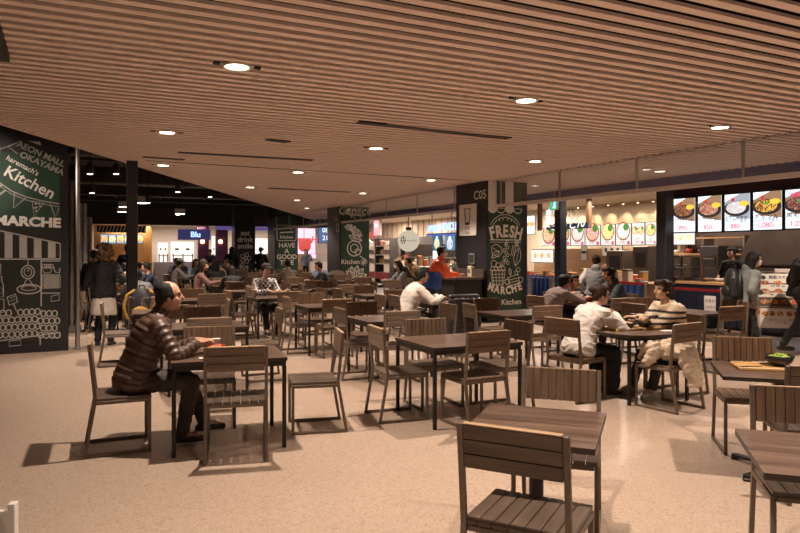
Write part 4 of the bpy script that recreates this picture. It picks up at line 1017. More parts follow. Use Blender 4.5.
for i, (px, w_) in enumerate([(437, .72), (450, .72)]):
    q = at_stall(px, 12.1); t = thing('dessert_menu_lightbox', ['blue lit dessert panel with the yellow drink', 'blue lit dessert panel with the white ice drink'][i], 'menu light box', (q.x, q.y, ZH(243, q.y)), SA, 'blue dessert menu panels')
    MB().box(0, .02, 0, w_, .04, .56, .006).build('case', M_SCRN, t); MB().box(0, -.003, 0, w_ - .03, .006, .52).build('lit_panel', glow('panel_blue%d' % i, (.03 + .1 * i, .12 + .15 * i, .22 + .2 * i), 1.0), t)
    m = MB(); m.disc(0, -.03, .2, -.008, 18); chalk('drink_picture', FR[i], t, m); m = MB(); m.flat([(-.1, .1), (.1, .1), (.06, .24), (-.06, .24)], -.0085); chalk('cream_picture', M_LIT, t, m)
q = at_stall(436, 12.3); t = thing('price_card', 'pale lit price card below the blue dessert panels', 'sign', (q.x, q.y, ZH(255, q.y)), SA); MB().box(0, .01, 0, .5, .02, .36, .004).build('case', M_DARK, t); MB().box(0, -.003, 0, .46, .006, .32).build('lit_panel', M_LIT, t)
# pink lit box and the goods shelves by the second pillar
q = at_stall(376.5, 12.6); t = thing('pink_light_box', 'pink and white light box over the sweets shelves', 'sign', (q.x, q.y, ZH(228, q.y)), SA)
MB().box(0, .06, 0, .62, .12, .72, .01).build('case', M_RAIL, t); MB().box(0, -.003, 0, .58, .006, .68).build('lit_panel', glow('pinkish', (1.0, .42, .45), 1.2), t); MB().box(0, -.007, .1, .3, .004, .12).build('caption', M_LIT, t)
MB().box(-1.0, .05, -.30, 1.2, .10, .22).build('red_strip', glow('redstrip', (.7, .04, .03), .9), t)
SW = [mat('sweet_%d' % i, c, .45) for i, c in enumerate([(.7, .12, .08), (.75, .62, .3), (.72, .66, .56), (.2, .3, .5), (.6, .35, .1), (.5, .15, .25), (.25, .4, .2)])]
for j, (px, u) in enumerate([(372, 12.9), (386.5, 12.9)]):
    q = at_stall(px, u); t = thing('sweets_shelf', ['tall sweets shelf right beside the second chalk pillar', 'sweets shelf between the pillar and the round sign'][j], 'shelf', (q.x, q.y, 0), SA)
    for z in (.55, .95, 1.35, 1.75): MB().box(0, 0, z, 1.5, .4, .04).build('shelf_board', M_CREAM, t)
    for e in (-1, 1): MB().box(e * .76, 0, 1.05, .05, .42, 2.1).build('side_panel', M_CREAM if j == 0 else M_DARK, t)
    MB().box(0, -.19, .42, 1.5, .05, .30).build('front_band', M_RED, t)
    for zi, z in enumerate((.97, 1.37, 1.77)):
        for i in range(7):
            e = q + Vector((math.cos(SA), math.sin(SA), 0)) * (-.62 + .205 * i); ci = gr.randrange(7)
            o = MB(); hh = gr.uniform(.16, .28); o.box(0, 0, hh * .42, .15, .12, hh * .84, .01); o.mi(1).prism([(-.075, hh * .84), (.075, hh * .84), (.02, hh), (-.02, hh)], -.02, .02)
            o = o.build('sweets_packet', [SW[ci], SW[(ci + 3) % 7]], None, (e.x, e.y, z), SA); tag(o, '%s packet from the left, %s board of the %s' % (kk[i], ['lower', 'middle', 'top'][zi], ['sweets shelf beside the pillar', 'sweets shelf by the round sign'][j]), 'packet', 'packets on the sweets shelves')
# ------------------------------------------------------------------ far end of the hall
def at_far(px, v):
    r = (px - 400) / FL; Y = v / (-r * .444 + .896); return Vector((r * Y, Y, 0))
FA = R(UA)
def farbox(name, px0, px1, v, z0, z1, m, label=None, cat=None, d=.3, kind=None):
    a, b = at_far(px0, v), at_far(px1, v); c = (a + b) / 2
    o = MB().box(0, d / 2, (z1 - z0) / 2, (b - a).length, d, z1 - z0, .006).build(name, m, None, (c.x, c.y, z0), FA)
    return tag(o, label, cat, None, kind)
M_FARL = glow('far_shop_light', (1.0, .92, .82), 1.25); M_PURP = mat('purple_wall', (.10, .03, .09), .5)
VF = 33.0
farbox('beam_far_fascia', 84, 330, VF - .1, 2.74, 3.5, mat('far_fascia', (.03, .026, .024), .6), kind='structure')
farbox('wall_far', 80, 345, VF + 3.4, 0, 3.4, mat('far_shop_wall', (.62, .54, .46), .6), kind='structure')
farbox('ceiling_far', 80, 300, VF, 2.80, 2.84, M_SOFF, d=3.5, kind='structure')
# wooden burger stall with its lit menu
o = farbox('partition_wood', 94, 152, VF + .9, 0, 2.74, wood('stall_wood', (.40, .20, .06), (.55, .30, .10), .5, 'Z', 1.0), kind='structure', d=.2)
a, b = at_far(97, VF), at_far(146, VF); c = (a + b) / 2; t = thing('striped_awning', 'black and white striped awning strip over the wooden stall', 'awning', (c.x, c.y, 2.38), FA); L_ = (b - a).length
MB().box(0, .05, .14, L_, .06, .30).build('awning_board', M_BLACK, t); m = MB()
for k in range(14): x = -L_ / 2 + L_ * k / 14; m.flat([(x + .03, 0), (x + .09, 0), (x + .18, .28), (x + .12, .28)], .015)
chalk('awning_stripe', M_WHITE, t, m)
for i, (x0, x1) in enumerate([(100.5, 108), (108.5, 116), (116.5, 124), (124.5, 131), (137.5, 143)]):
    a, b = at_far(x0, VF + .7), at_far(x1, VF + .7); c = (a + b) / 2; W = (b - a).length
    t = thing('burger_menu_screen', '%s lit menu screen of the wooden stall behind the standing woman' % ['first', 'second', 'third', 'fourth', 'last'][i], 'screen', (c.x, c.y, ZH(239, c.y)), FA, 'lit screens of the wooden stall')
    MB().box(0, .03, 0, W, .06, .44).build('frame', M_SCRN, t); MB().box(0, -.003, 0, W - .03, .006, .40).build('lit_panel', glow('screen_cool', (.45, .62, .75), 1.1), t)
    m = MB(); m.disc(0, 0, .14, -.008, 14); chalk('dish_picture', FR[0] if i % 2 else NOOD[3], t, m); text('定食', .09, M_DKINK, t, 0, -.15, -.008)
farbox('stall_counter', 94, 152, VF - .2, 0, 1.0, wood('stall_wood', (.4, .2, .06), (.5, .3, .1)), 'wooden counter of the far stall with lit screens', 'counter', d=.6)
# white lit shops
for i, (x0, x1, z0, z1) in enumerate([(158, 168, .9, 1.95), (171, 194, .9, 2.0), (212, 219, .9, 2.3), (247, 268, .8, 2.2)]):
    farbox('lit_shop_window', x0, x1, VF + 2.2, z0, z1, M_FARL, ['narrow bright shop window right of the wooden stall', 'wide bright shop window in the far left shops', 'bright strip of window between the purple walls', 'bright shop window between the two far chalk pillars'][i], 'shop window', d=.1)
    a, b = at_far(x0, VF + 2.15), at_far(x1, VF + 2.15); c = (a + b) / 2; L_ = (b - a).length
    so = thing('shop_shelving', 'dark shelving before the %s' % ['narrow bright shop window', 'wide bright shop window', 'bright strip between purple walls', 'bright window between far pillars'][i], 'shelf', (c.x, c.y, 0), FA)
    for zz in (.95, 1.3): MB().box(0, -.12, zz, L_ * .9, .2, .04).build('shelf_board', M_HOOD, so)
    for e in (-.42, .0, .42): MB().box(L_ * e, -.12, .7, .04, .2, 1.4).build('upright', M_HOOD, so)
    for e in (-.25, .22): m = MB(); m.box(L_ * e, -.03, 1.62, L_ * .16, .03, .10); m.build('dark_plaque', M_BLACK, so)
for i, (x0, x1) in enumerate([(154, 200), (246, 270)]): farbox('shop_counter', x0, x1, VF + 1.2, 0, 1.0, mat('shop_counter', (.25, .22, .24), .5), ['grey counter of the bright far shop', 'grey counter between the far pillars'][i], 'counter', d=.5)
for i, (x0, x1) in enumerate([(198, 209), (216, 228)]):
    o = farbox('partition_purple_%d' % (i + 1), x0, x1, VF + .4, 0, 2.74, M_PURP, kind='structure', d=.2)
for i, px in enumerate((202.5, 220.5)):
    q = at_far(px, VF + .36); t = thing('wall_sconce', ['left of two glowing sconces on the purple walls', 'right of two glowing sconces on the purple walls'][i], 'sconce', (q.x, q.y, 1.9), FA, 'sconces on the purple walls')
    MB().lathe([(.05, 0), (.09, .03), (.09, .15), (.05, .18)], 12).build('shade', glow('sconce', (1.0, .55, .22), 9.0), t); MB().box(0, .06, .09, .06, .1, .06).build('bracket', M_BLACK, t)
q = at_far(190, VF - .3); t = thing('blue_shop_sign', 'blue-white lit letters above the bright far shop', 'sign', (q.x, q.y, 2.18), FA)
text('Blu', .36, M_NEON, t, .25, .12, -.04, bold=.03, depth=.02, name='lit_letters'); MB().box(.2, 0, .12, 1.5, .04, .5, .01).build('back_panel', glow('purpleblue', (.10, .10, .34), .3), t)
farbox('purple_light_strip', 216, 268, VF - .25, 2.55, 2.72, glow('purple_strip', (.14, .09, .32), .7), 'purple lit strip above the far shops', 'light strip', d=.08)
# pink shop with the red hanging shape, between third and fourth pillars
q = at_stall(304, 11.8)
a, b = at_far(295, 36.2), at_far(338, 36.2); c = (a + b) / 2
t = thing('pink_shop_front', 'pinkish white glowing shop panel behind the red hanging sign', 'shop sign', (at_far(304, 35.5).x, at_far(304, 35.5).y, 1.2), FA); MB().box(0, 0, .75, 1.3, .1, 1.7, .01).build('case', M_RAIL, t); MB().box(0, -.055, .75, 1.24, .01, 1.64).build('lit_panel', glow('pinkwhite', (1.0, .62, .85), 1.3), t)
q = at_far(304, 34.6); t = thing('red_cup_sign', 'red cup-shaped hanging sign at the far pink shop', 'sign', (q.x, q.y, 1.5), FA)
MB().prism([(-.32, .72), (.40, .72), (.36, .15), (.22, 0), (-.12, 0), (-.28, .15)], -.05, .05).build('cup', glow('redglow', (.75, .03, .02), .9), t); text('Hot', .5, M_PEPPER, t, .75, .62, -.06, bold=.03, name='lit_letters', shear=.25, depth=.02); MB().tube([(0, 0, .7), (0, 0, 1.35)], .02, 6).build('hanger', M_BLACK, t)
q = at_far(325, 33); t = thing('hanging_screen', 'small blue hanging screen near the third chalk pillar', 'screen', (q.x, q.y, 2.0), FA); MB().box(0, 0, .42, .8, .08, .96, .01).build('case', M_SCRN, t); MB().box(0, -.043, .42, .74, .006, .9).build('lit_panel', glow('scrblue', (.06, .14, .34), .9), t); text('08', .34, M_LIT, t, 0, .6, -.05); text('21', .34, M_LIT, t, 0, .2, -.05)
for i, (px, v, w_, lab) in enumerate([(300, 33.9, 1.0, 'orange wooden stand left of the far glass cases'), (322, 31.6, 1.4, 'low glass cake case in the far pink shop')]):
    q = at_far(px, v); t = thing('display_case', lab, 'display case', (q.x, q.y, 0), FA); MB().box(0, 0, .5, w_, .5, 1.0, .01).build('base', [M_OAK, M_RAIL][i], t); MB().box(0, 0, 1.2, w_, .45, .36, .01).build('glass_top', M_GLASS if i else M_OAK, t)
# hung light boxes of the open zone
for i, (px, Y, py) in enumerate([(141, 19, 203), (124, 21, 207), (122, 24, 212), (180, 21, 214)]):
    x, z = GX(px, Y), ZH(py, Y); t = thing('hanging_light_box', ['nearest white light box hanging near the slim post', 'second white light box hanging left of the slim post', 'third and lowest light box left of the slim post', 'white light box hanging right of the slim post'][i], 'hanging light', (x, Y, z), R(15), 'light boxes under the open ceiling')
    MB().box(0, 0, .08, .30, .30, .16, .01).build('case', M_RAIL, t); MB().box(0, 0, -.004, .25, .25, .008).build('lens', M_SPOTG, t); MB().tube([(0, 0, .15), (0, 0, 4.5 - z)], .01, 6).build('cord', M_BLACK, t)
# stall lights
for px in (600, 640): p = at_stall(px, 12.6); area((p.x, p.y, 2.88), 1.4, .5, 75, p)
spot((-4.9, 8.4, 2.98), 60, 50, .9, .05, aim=(-6.2, 9.8, 2.6)); spot((-6.4, 8.3, 2.98), 90, 110, .9, .05, aim=(-5.6, 10.1, 1.2))
for px in (690, 770): p = at_stall(px, 12.4); area((p.x, p.y, 2.88), 1.2, .4, 40, p)
for px in (515, 375, 405, 440): p = at_stall(px, 13.0); area((p.x, p.y, 2.88), 2.0, .6, 170, p)
for px in (120, 180, 255): p = at_far(px, VF + 1.0); area((p.x, p.y, 2.7), 2.5, 1.0, 130, p)
p = at_far(312, 34); area((p.x, p.y, 2.85), 2, 1, 140, p, (1, .8, .8))
# ------------------------------------------------------------------ people
M_SKIN = mat('skin', (.50, .27, .17), .5, noise=.08, nscale=12)
M_SKIN2 = mat('skin_pale', (.56, .33, .22), .5, noise=.08, nscale=12)
M_EYE = mat('eye_dark', (.02, .015, .012), .3); M_LIP = mat('lip', (.36, .12, .09), .5)
M_HAIRB = mat('hair_black', (.013, .010, .009), .65, spec=.25, noise=.4, nscale=40); M_HAIRD = mat('hair_darkbrown', (.026, .012, .007), .65, spec=.25, noise=.4, nscale=30)
M_HAIRC = mat('hair_curly_brown', (.13, .062, .026), .55, noise=.55, nscale=22, bump=.8); M_HAIRG = mat('hair_greying', (.022, .019, .017), .65, spec=.25, noise=.5, nscale=40)
M_SHOE = mat('shoe_black', (.015, .014, .014), .45); M_SOLE = mat('sole_pale', (.5, .45, .4), .5); M_SHOEW = mat('shoe_pale', (.5, .45, .4), .5)
M_MASK = mat('face_mask', (.66, .62, .60), .7)
def cloth(name, c, **k): return mat(name, c, k.pop('rough', .85), noise=k.pop('noise', .12), nscale=k.pop('nscale', 9), bump=k.pop('bump', .25), **k)
def stripes(name, base, dark, z0, z1, per, duty=.4):
    m, t, b = nt(name); N = t.nodes.new; L = t.links.new
    tc = N('ShaderNodeTexCoord'); s = N('ShaderNodeSeparateXYZ'); L(tc.outputs['Object'], s.inputs[0])
    def mth(op, a, v):
        n = N('ShaderNodeMath'); n.operation = op; L(a, n.inputs[0])
        if isinstance(v, (int, float)): n.inputs[1].default_value = v
        else: L(v, n.inputs[1])
        return n.outputs[0]
    z = s.outputs['Z']; f = mth('LESS_THAN', mth('FRACT', mth('DIVIDE', z, per), 0), duty)
    g = mth('MULTIPLY', f, mth('MULTIPLY', mth('GREATER_THAN', z, z0), mth('LESS_THAN', z, z1)))
    mx = N('ShaderNodeMix'); mx.data_type = 'RGBA'; L(g, mx.inputs['Factor']); mx.inputs['A'].default_value = (*base, 1); mx.inputs['B'].default_value = (*dark, 1)
    L(mx.outputs['Result'], b.inputs['Base Color']); b.inputs['Roughness'].default_value = .9
    return m
def checks(name, c1, c2, sc):
    m, t, b = nt(name); N = t.nodes.new; L = t.links.new
    tc = N('ShaderNodeTexCoord'); k = N('ShaderNodeTexChecker'); k.inputs['Scale'].default_value = sc; k.inputs['Color1'].default_value = (*c1, 1); k.inputs['Color2'].default_value = (*c2, 1)
    L(tc.outputs['Object'], k.inputs['Vector']); L(k.outputs['Color'], b.inputs['Base Color']); b.inputs['Roughness'].default_value = .85
    return m
WORK = bpy.data.scenes.new('workbench')
def fuse(mb, voxel, name, it=4):
    """grow many overlapping shapes into one continuous skin"""
    me = mb.mesh(name); b = bmesh.new(); b.from_mesh(me); bmesh.ops.recalc_face_normals(b, faces=b.faces); b.to_mesh(me); b.free()
    o = bpy.data.objects.new(name + '_source', me); WORK.collection.objects.link(o)
    r = o.modifiers.new('r', 'REMESH'); r.mode = 'VOXEL'; r.voxel_size = voxel; r.use_smooth_shade = True
    if it: s = o.modifiers.new('s', 'SMOOTH'); s.iterations = it; s.factor = .5
    with bpy.context.temp_override(scene=WORK, view_layer=WORK.view_layers[0]): dg = bpy.context.evaluated_depsgraph_get()
    out = bpy.data.meshes.new_from_object(o.evaluated_get(dg))
    bpy.data.objects.remove(o); bpy.data.meshes.remove(me)
    for p in out.polygons: p.use_smooth = True
    return out
def join_mesh(me, mb):
    """add loose fine shapes (fingers) to a fused skin"""
    m2 = mb.mesh('tmp'); b = bmesh.new(); b.from_mesh(me); n = len(b.faces); b.from_mesh(m2); b.faces.ensure_lookup_table()
    bmesh.ops.recalc_face_normals(b, faces=b.faces[n:])
    for f in b.faces: f.smooth = True
    b.to_mesh(me); b.free(); bpy.data.meshes.remove(m2); return me
def wrinkle(me, amp, f):
    from mathutils import noise
    for v, nv in [(v, v.normal.copy()) for v in me.vertices]:
        q = v.co.copy(); n = noise.noise((q.x * f, q.y * f, q.z * f * 1.6)); v.co = q + nv * (amp * ((1 - abs(n) * 3.2) if abs(n) < .3 else -.1) * .8)
def ik(a, c, l1, l2, pole):
    d = c - a; L_ = min(d.length, (l1 + l2) * .995); n = d.normalized(); c = a + n * L_
    k = (l1 * l1 - l2 * l2 + L_ * L_) / (2 * L_); h = math.sqrt(max(0, l1 * l1 - k * k))
    p = Vector(pole); p = (p - n * p.dot(n)).normalized()
    return a + n * k + p * h, c
def frame(d, side):
    d = d.normalized(); s = (side - d * side.dot(d)).normalized(); return Matrix((s, s.cross(d) * -1 if False else d.cross(s), d)).transposed()
X3, Y3, Z3 = Vector((1, 0, 0)), Vector((0, 1, 0)), Vector((0, 0, 1))
def person(label, loc, face, pose='sit', h=1.70, lean=12, bend=6, handL=None, handR=None, footL=None, footR=None, look=(0, 0), top=None, bottom=None, shoes=None, hair='short', hairm=None, skin=None,
           puffer=False, mask=False, cap=None, collar=False, loose=.0, hem=-.05, near=False, group=None, shirt_tail=None, cuff=.96, hood=False, skirt=False, seat=.435, sleeve_mat=None, twist=0, step=0, top2=None):
    s = h / 1.70; vox = .0075 if near else .014; n_ = 14 if near else 10
    skin = skin or M_SKIN; bottom = bottom or cloth('trousers_black', (.018, .017, .018)); shoes = shoes or M_SHOE; hairm = hairm or M_HAIRB
    V3 = lambda p: Vector(p)
    if pose == 'sit': pel = Vector((0, -.07, seat + .085 * s))
    else: pel = Vector((0, 0, .895 * s))
    # spine
    def spine(t):
        p = pel.copy(); a = R(lean); st = 12; dt = t / st
        for i in range(st):
            tt = (i + .5) / st * t; a = R(lean + bend * 4 * max(0, tt)); p += Vector((0, math.sin(a), math.cos(a))) * dt * s
        return p, R(lean + bend * 4 * max(0, t))
    def sax(t):
        p, a = spine(t); tw = R(twist) * max(0, min(1, t / .5)); x = Vector((math.cos(tw), math.sin(tw), 0)); up = Vector((0, math.sin(a), math.cos(a))); y = up.cross(x).normalized(); return p, x, y, up
    PROF = [(-.10, .10, .075), (-.06, .150, .105), (0, .165, .118), (.08, .155, .112), (.18, .142, .104), (.28, .155, .112), (.38, .168, .112), (.45, .150, .092), (.50, .100, .070), (.54, .056, .056), (.60, .052, .054)]
    def torso(mb, g, t0=-.1, t1=.6, puff=0, gx=0):
        secs = []; ts = [t0 + (t1 - t0) * i / 30 for i in range(31)]
        for t in ts:
            for (a, ra, fa), (b, rb, fb) in zip(PROF, PROF[1:]):
                if a <= t <= b + 1e-6:
                    f = (t - a) / (b - a); rx, ry = ra + (rb - ra) * f, fa + (fb - fa) * f; break
            k = g + (puff * (abs(math.sin(math.pi * t / .052)) - .5) if puff else 0)
            if t < .15 and gx: k += gx * (.15 - t) / .2
            p, x, y, u = sax(t); secs.append((p, x, y, (rx + k) * s, (ry + k) * s))
        mb.loft(secs, 22)
    ps, xs, ys, us = sax(.455); pn, xn, yn, un = sax(.54); ph_, xh, yh, uh = sax(.60)
    yaw, pit = R(look[0]), R(look[1])
    hz = (Vector((0, math.sin(R(lean + 2 * bend) * .35 - pit), math.cos(R(lean + 2 * bend) * .35 - pit))))
    hx = Matrix.Rotation(yaw, 3, 'Z') @ xs; hz = (hz - hx * hz.dot(hx)).normalized(); hz = Matrix.Rotation(yaw, 3, 'Z') @ hz; hz = (hz - hx * hz.dot(hx)).normalized(); hy = hz.cross(hx)
    HM = Matrix((hx, hy, hz)).transposed(); hc = pn + un * .04 * s + HM @ Vector((0, .025, .115)) * s
    HP = lambda x, y, z: hc + HM @ Vector((x, y, z)) * s
    HM4 = HM.to_4x4()
    # limbs
    arms = []
    for sd, hand in ((-1, handL), (1, handR)):
        sh = ps + xs * (sd * .178 * s)
        if hand is None: hand = (sd * .23, (.02 if pose != 'sit' else .16), pel.z - (.03 if pose != 'sit' else -.03))
        el, wr = ik(sh, V3(hand), .285 * s, .25 * s, xs * sd * .55 - ys * .5 - Z3 * .7)
        arms.append((sd, sh, el, wr))
    legs = []
    for sd, foot in ((-1, footL), (1, footR)):
        hip = pel + Vector((sd * .088 * s, 0, -.005))
        if foot is None: foot = (sd * .11, .36, .085) if pose == 'sit' else (sd * .10, (.0 if not step else sd * step), .085)
        kn, an = ik(hip, V3(foot), .425 * s, .41 * s, Vector((sd * .12, 1, .35 if pose == 'sit' else 0)))
        legs.append((sd, hip, kn, an))
    # body: one skin
    b = MB(); torso(b, -.022, -.08, .60)
    b.tube([pn - un * .02 * s, hc - HM @ Vector((0, .02, .06)) * s], [.054 * s, .050 * s], n_); b.ball(pn, .056 * s, n=n_)
    b.ball(HP(0, -.012, .028), (.077 * s, .096 * s, .088 * s), HM4, n_ + 4, 10); b.ball(HP(0, .016, -.035), (.062 * s, .074 * s, .080 * s), HM4, n_ + 4, 10); b.ball(HP(0, .058, -.082), (.034 * s, .030 * s, .028 * s), HM4)
    b.cap(HP(0, .088, .015), .010 * s, HP(0, .106, -.022), .015 * s, 8)
    for sd in (-1, 1):
        b.ball(HP(sd * .077, -.010, -.012), (.012 * s, .024 * s, .034 * s), HM4, 10, 6); b.ball(HP(sd * .036, .078, .030), (.026 * s, .012 * s, .009 * s), HM4, 8, 6); b.ball(HP(sd * .04, .062, -.03), (.024 * s, .020 * s, .024 * s), HM4, 8, 6)
    fing = MB()
    for sd, sh, el, wr in arms:
        b.cap(sh, .050 * s, el, .040 * s, n_); b.cap(el, .040 * s, wr, .027 * s, n_)
        d = (wr - el).normalized(); side = d.cross(Z3)
        side = side.normalized() if side.length > .1 else xs; nrm = side.cross(d)                    # side: across the palm
        if pose != 'sit' and handL is None and handR is None and d.z < -.8: side = ys.copy(); nrm = xs * -sd
        pd = (d * .9 + Vector((0, 0, -.25 if pose == 'sit' else 0))).normalized(); 
        FM = Matrix((side, nrm, pd)).transposed().to_4x4()
        pc = wr + pd * .045 * s; b.ball(pc, (.040 * s, .017 * s, .052 * s), FM, 12, 8); b.cap(wr, .026 * s, pc, .022 * s, 8)
        curl = -nrm if nrm.z > 0 else nrm
        inner = xs * -sd; ts = 1 if side.dot(inner) > 0 else -1
        if abs(side.dot(inner)) < .2: ts = 1 if side.dot(ys) > 0 else -1
        for k in range(4):
            base = pc + side * ((k - 1.5) * .0205 * s) + pd * (.040 * s - abs(k - 1.4) * .004); L_ = [.030, .036, .034, .026][k if ts < 0 else 3 - k] * s; dd = pd.copy(); pts = [base - pd * .012]
            for j in range(3): pts.append(pts[-1] + dd * (L_ * (1.25 if j == 0 else .85))); dd = (dd + curl * (.55 if pose == 'sit' or handL else .28)).normalized()
            fing.tube(pts, [.0092 * s, .009 * s, .0082 * s, .006 * s], 6)
        tb = pc + side * (ts * .030 * s) - pd * .022 * s; td = (side * ts * .75 + pd * .75 + curl * .3).normalized()
        fing.tube([tb - td * .01, tb + td * .028 * s, tb + (td + pd * .4).normalized() * .052 * s], [.012 * s, .0105 * s, .007 * s], 6)
    for sd, hip, kn, an in legs:
        b.cap(hip, .070 * s, kn, .046 * s, n_); b.cap(kn, .046 * s, an, .034 * s, n_); b.cap(an, .034 * s, an + Vector((sd * .015, .12, -.045)) * s, .026 * s, 8)
    me = fuse(b, vox * 1.0, 'person', 3 if near else 2); join_mesh(me, fing)
    o = obj('person', me, skin, None, loc, R(face - 90)); tag(o, label, 'person', group)
    # face
    for sd in (-1, 1):
        MB().ball(HP(sd * .033, .0795, .012), (.014 * s, .008 * s, .0075 * s), HM4, 8, 6).build('eye', M_EYE, o, smooth=True)
        if near: MB().cap(HP(sd * .018, .089, .032), .004 * s, HP(sd * .050, .079, .034), .003 * s, 6).build('eyebrow', hairm, o, smooth=True)
    if not mask: MB().ball(HP(0, .087, -.056), (.024 * s, .008 * s, .0075 * s), HM4, 10, 6).build('mouth', M_LIP, o, smooth=True)
    # hair
    hb = MB()
    if False:
        for sd in (-1, 1): hb.ball(HP(sd * .060, -.030, .010), (.026 * s, .062 * s, .052 * s), HM4); hb.ball(HP(sd * .070, .018, .035), (.014 * s, .036 * s, .036 * s), HM4); hb.ball(HP(sd * .05, .02, .085), (.030 * s, .055 * s, .022 * s), HM4)
        hb.ball(HP(0, -.074, -.005), (.066 * s, .036 * s, .068 * s), HM4)
    else:
        hb.ball(HP(0, -.020, .044), (.088 * s, .100 * s, .084 * s), HM4, n_ + 4, 10); hb.ball(HP(0, .050, .086), (.060 * s, .040 * s, .032 * s), HM4)
        for sd in (-1, 1): hb.ball(HP(sd * .070, -.018, .012), (.020 * s, .058 * s, .055 * s), HM4)
        if hair in ('short', 'pony', 'bun', 'bald'): hb.ball(HP(0, -.062, -.022), (.066 * s, .046 * s, .062 * s), HM4)
        if hair == 'thick':
            hb.ball(HP(0, -.045, .0), (.094 * s, .080 * s, .098 * s), HM4); hb.ball(HP(0, .055, .075), (.072 * s, .050 * s, .042 * s), HM4)
            for k in range(14): a = k * .9; hb.ball(HP(.085 * math.sin(a), -.02 + .09 * math.cos(a), .05 + .05 * math.sin(k * 2.3)), .030 * s)
        if hair == 'curly':
            hr = random.Random(5)
            for k in range(70):
                a = hr.uniform(0, 6.283); e = hr.uniform(-1.0, 1.25); c_ = Vector((math.cos(a) * math.cos(e) * .125, -.04 + math.sin(a) * math.cos(e) * .120, .0 + math.sin(e) * .135))
                if c_.y > .045 and c_.z < .08: continue
                hb.ball(HP(*c_), hr.uniform(.030, .046) * s)
        if hair in ('long', 'bob'):
            L_ = .34 if hair == 'long' else .17
            for k in range(9):
                a = R(180 + k * 22.5); x, y = .082 * math.cos(a), -.022 + .085 * math.sin(a); hb.cap(HP(x, y, .02), .030 * s, HP(x * (1.02), y - .02, .02 - L_), .022 * s, 8)
        if hair == 'pony': hb.cap(HP(0, -.105, .03), .026 * s, HP(0, -.135, -.03), .026 * s); hb.cap(HP(0, -.135, -.03), .026 * s, HP(0, -.125, -.15), .014 * s)
        if hair == 'bun': hb.ball(HP(0, -.115, .05), .042 * s)
    hme = fuse(hb, .0065 if near else .011, 'hair', 2)
    # keep the face free of hair
    bm = bmesh.new(); bm.from_mesh(hme); inv = HM.inverted()
    kill = [v for v in bm.verts if (lambda q: q.y > .045 * s and q.z < .055 * s and abs(q.x) < .066 * s or (hair == 'bald' and ((q.x / .066) ** 2 + ((q.y - .03) / .105) ** 2 + ((q.z - .135) / .085) ** 2 < s * s or q.y > .040 * s - q.z * .35)))(inv @ (v.co - hc))]
    bmesh.ops.delete(bm, geom=kill, context='VERTS'); bm.to_mesh(hme); bm.free()
    obj('hair', hme, hairm, o)
    # trousers
    c = MB(); torso(c, .004, -.10, .10)
    for sd, hip, kn, an in legs:
        c.cap(hip, .088 * s, kn, .066 * s, n_); c.cap(kn, .066 * s, an + (kn - an).normalized() * .02, (.052 + (.03 if skirt else 0)) * s, n_)
    if pose == 'sit': c.cap(legs[0][1] + Vector((0, -.02, -.0)), .09 * s, legs[1][1] + Vector((0, -.02, 0)), .09 * s, n_)
    if skirt:
        for f in (.25, .5, .75, 1.0):
            p, q = legs[0][1].lerp(legs[0][2], f), legs[1][1].lerp(legs[1][2], f); c.cap(p, .08 * s, q, .08 * s, n_)
        c.cap(legs[0][2], .07, legs[0][3] + Z3 * .06, .10, n_); c.cap(legs[1][2], .07, legs[1][3] + Z3 * .06, .10, n_); c.cap(legs[0][3] + Z3 * .08, .09, legs[1][3] + Z3 * .08, .09, n_)
    tm = fuse(c, vox, 'trousers', 3); wrinkle(tm, .009, 10)
    obj('trousers' if not skirt else 'long_skirt', tm, bottom, o)
    # shoes
    for sd, hip, kn, an in legs:
        m = MB(); f = Vector((sd * .12, 1, 0)).normalized(); x = f.cross(Z3)
        if step: f = (f + Vector((0, 0, -.5 if (sd * step < 0) else .25))).normalized()
        g = an + Vector((0, 0, -.085 + .034)) if abs(an.z - .085) < .02 else an + Vector((0, 0, -.05))
        m.cap(g - f * .045 * s, .036 * s, g + f * .07 * s, .040 * s); m.cap(g + f * .07 * s, .040 * s, g + f * .155 * s - Z3 * .008, .028 * s); m.cap(an + Z3 * .02, .043 * s, g, .040 * s)
        sm = fuse(m, .010, 'shoe', 2); lo = min(v.co.z for v in sm.vertices)
        sh_ = obj('shoe', sm, shoes, o)
        m = MB(); q = g.copy(); q.z = g.z - .030; m.bar(q - f * .075 * s, q + f * .165 * s, .072 * s, .016, .006); m.build('sole', M_SOLE if near else shoes, sh_)
    # upper garment
    g = (.030 if puffer else .010) + loose; c = MB(); torso(c, g, hem, .535, .016 if puffer else 0, loose * .5 + .01)
    for sd, sh, el, wr in arms:
        e2 = el.lerp(wr, cuff)
        if puffer:
            for a_, b_, r0, r1 in ((sh, el, .078, .066), (el, e2, .066, .050)):
                k = max(3, int((b_ - a_).length / (.050 * s))); d = (b_ - a_).normalized(); Q = d.to_track_quat('Z', 'Y').to_matrix().to_4x4()
                c.cap(a_, (r0 - .012) * s, b_, (r1 - .012) * s, n_)
                for j in range(k): f = (j + .5) / k; rr = (r0 + (r1 - r0) * f) * s; c.ball(a_.lerp(b_, f), (rr, rr, .033 * s), Q, n_, 8)
        else: c.cap(sh, (.060 + loose * .5) * s, el, (.050 + loose * .6) * s, n_); c.cap(el, (.050 + loose * .6) * s, e2, (.036 + loose * .35) * s, n_)
        c.cap(ps + xs * sd * .10 * s, .075 * s, sh, (.066 + loose * .5) * s, n_)
    if collar:
        for k in range(12):
            a = 2 * math.pi * k / 12; q = pn + (xn * math.cos(a) * .070 + yn * math.sin(a) * .066) * s; c.cap(q - un * .03 * s, .018 * s, q + un * .045 * s - yn * .012, .014 * s, 8)
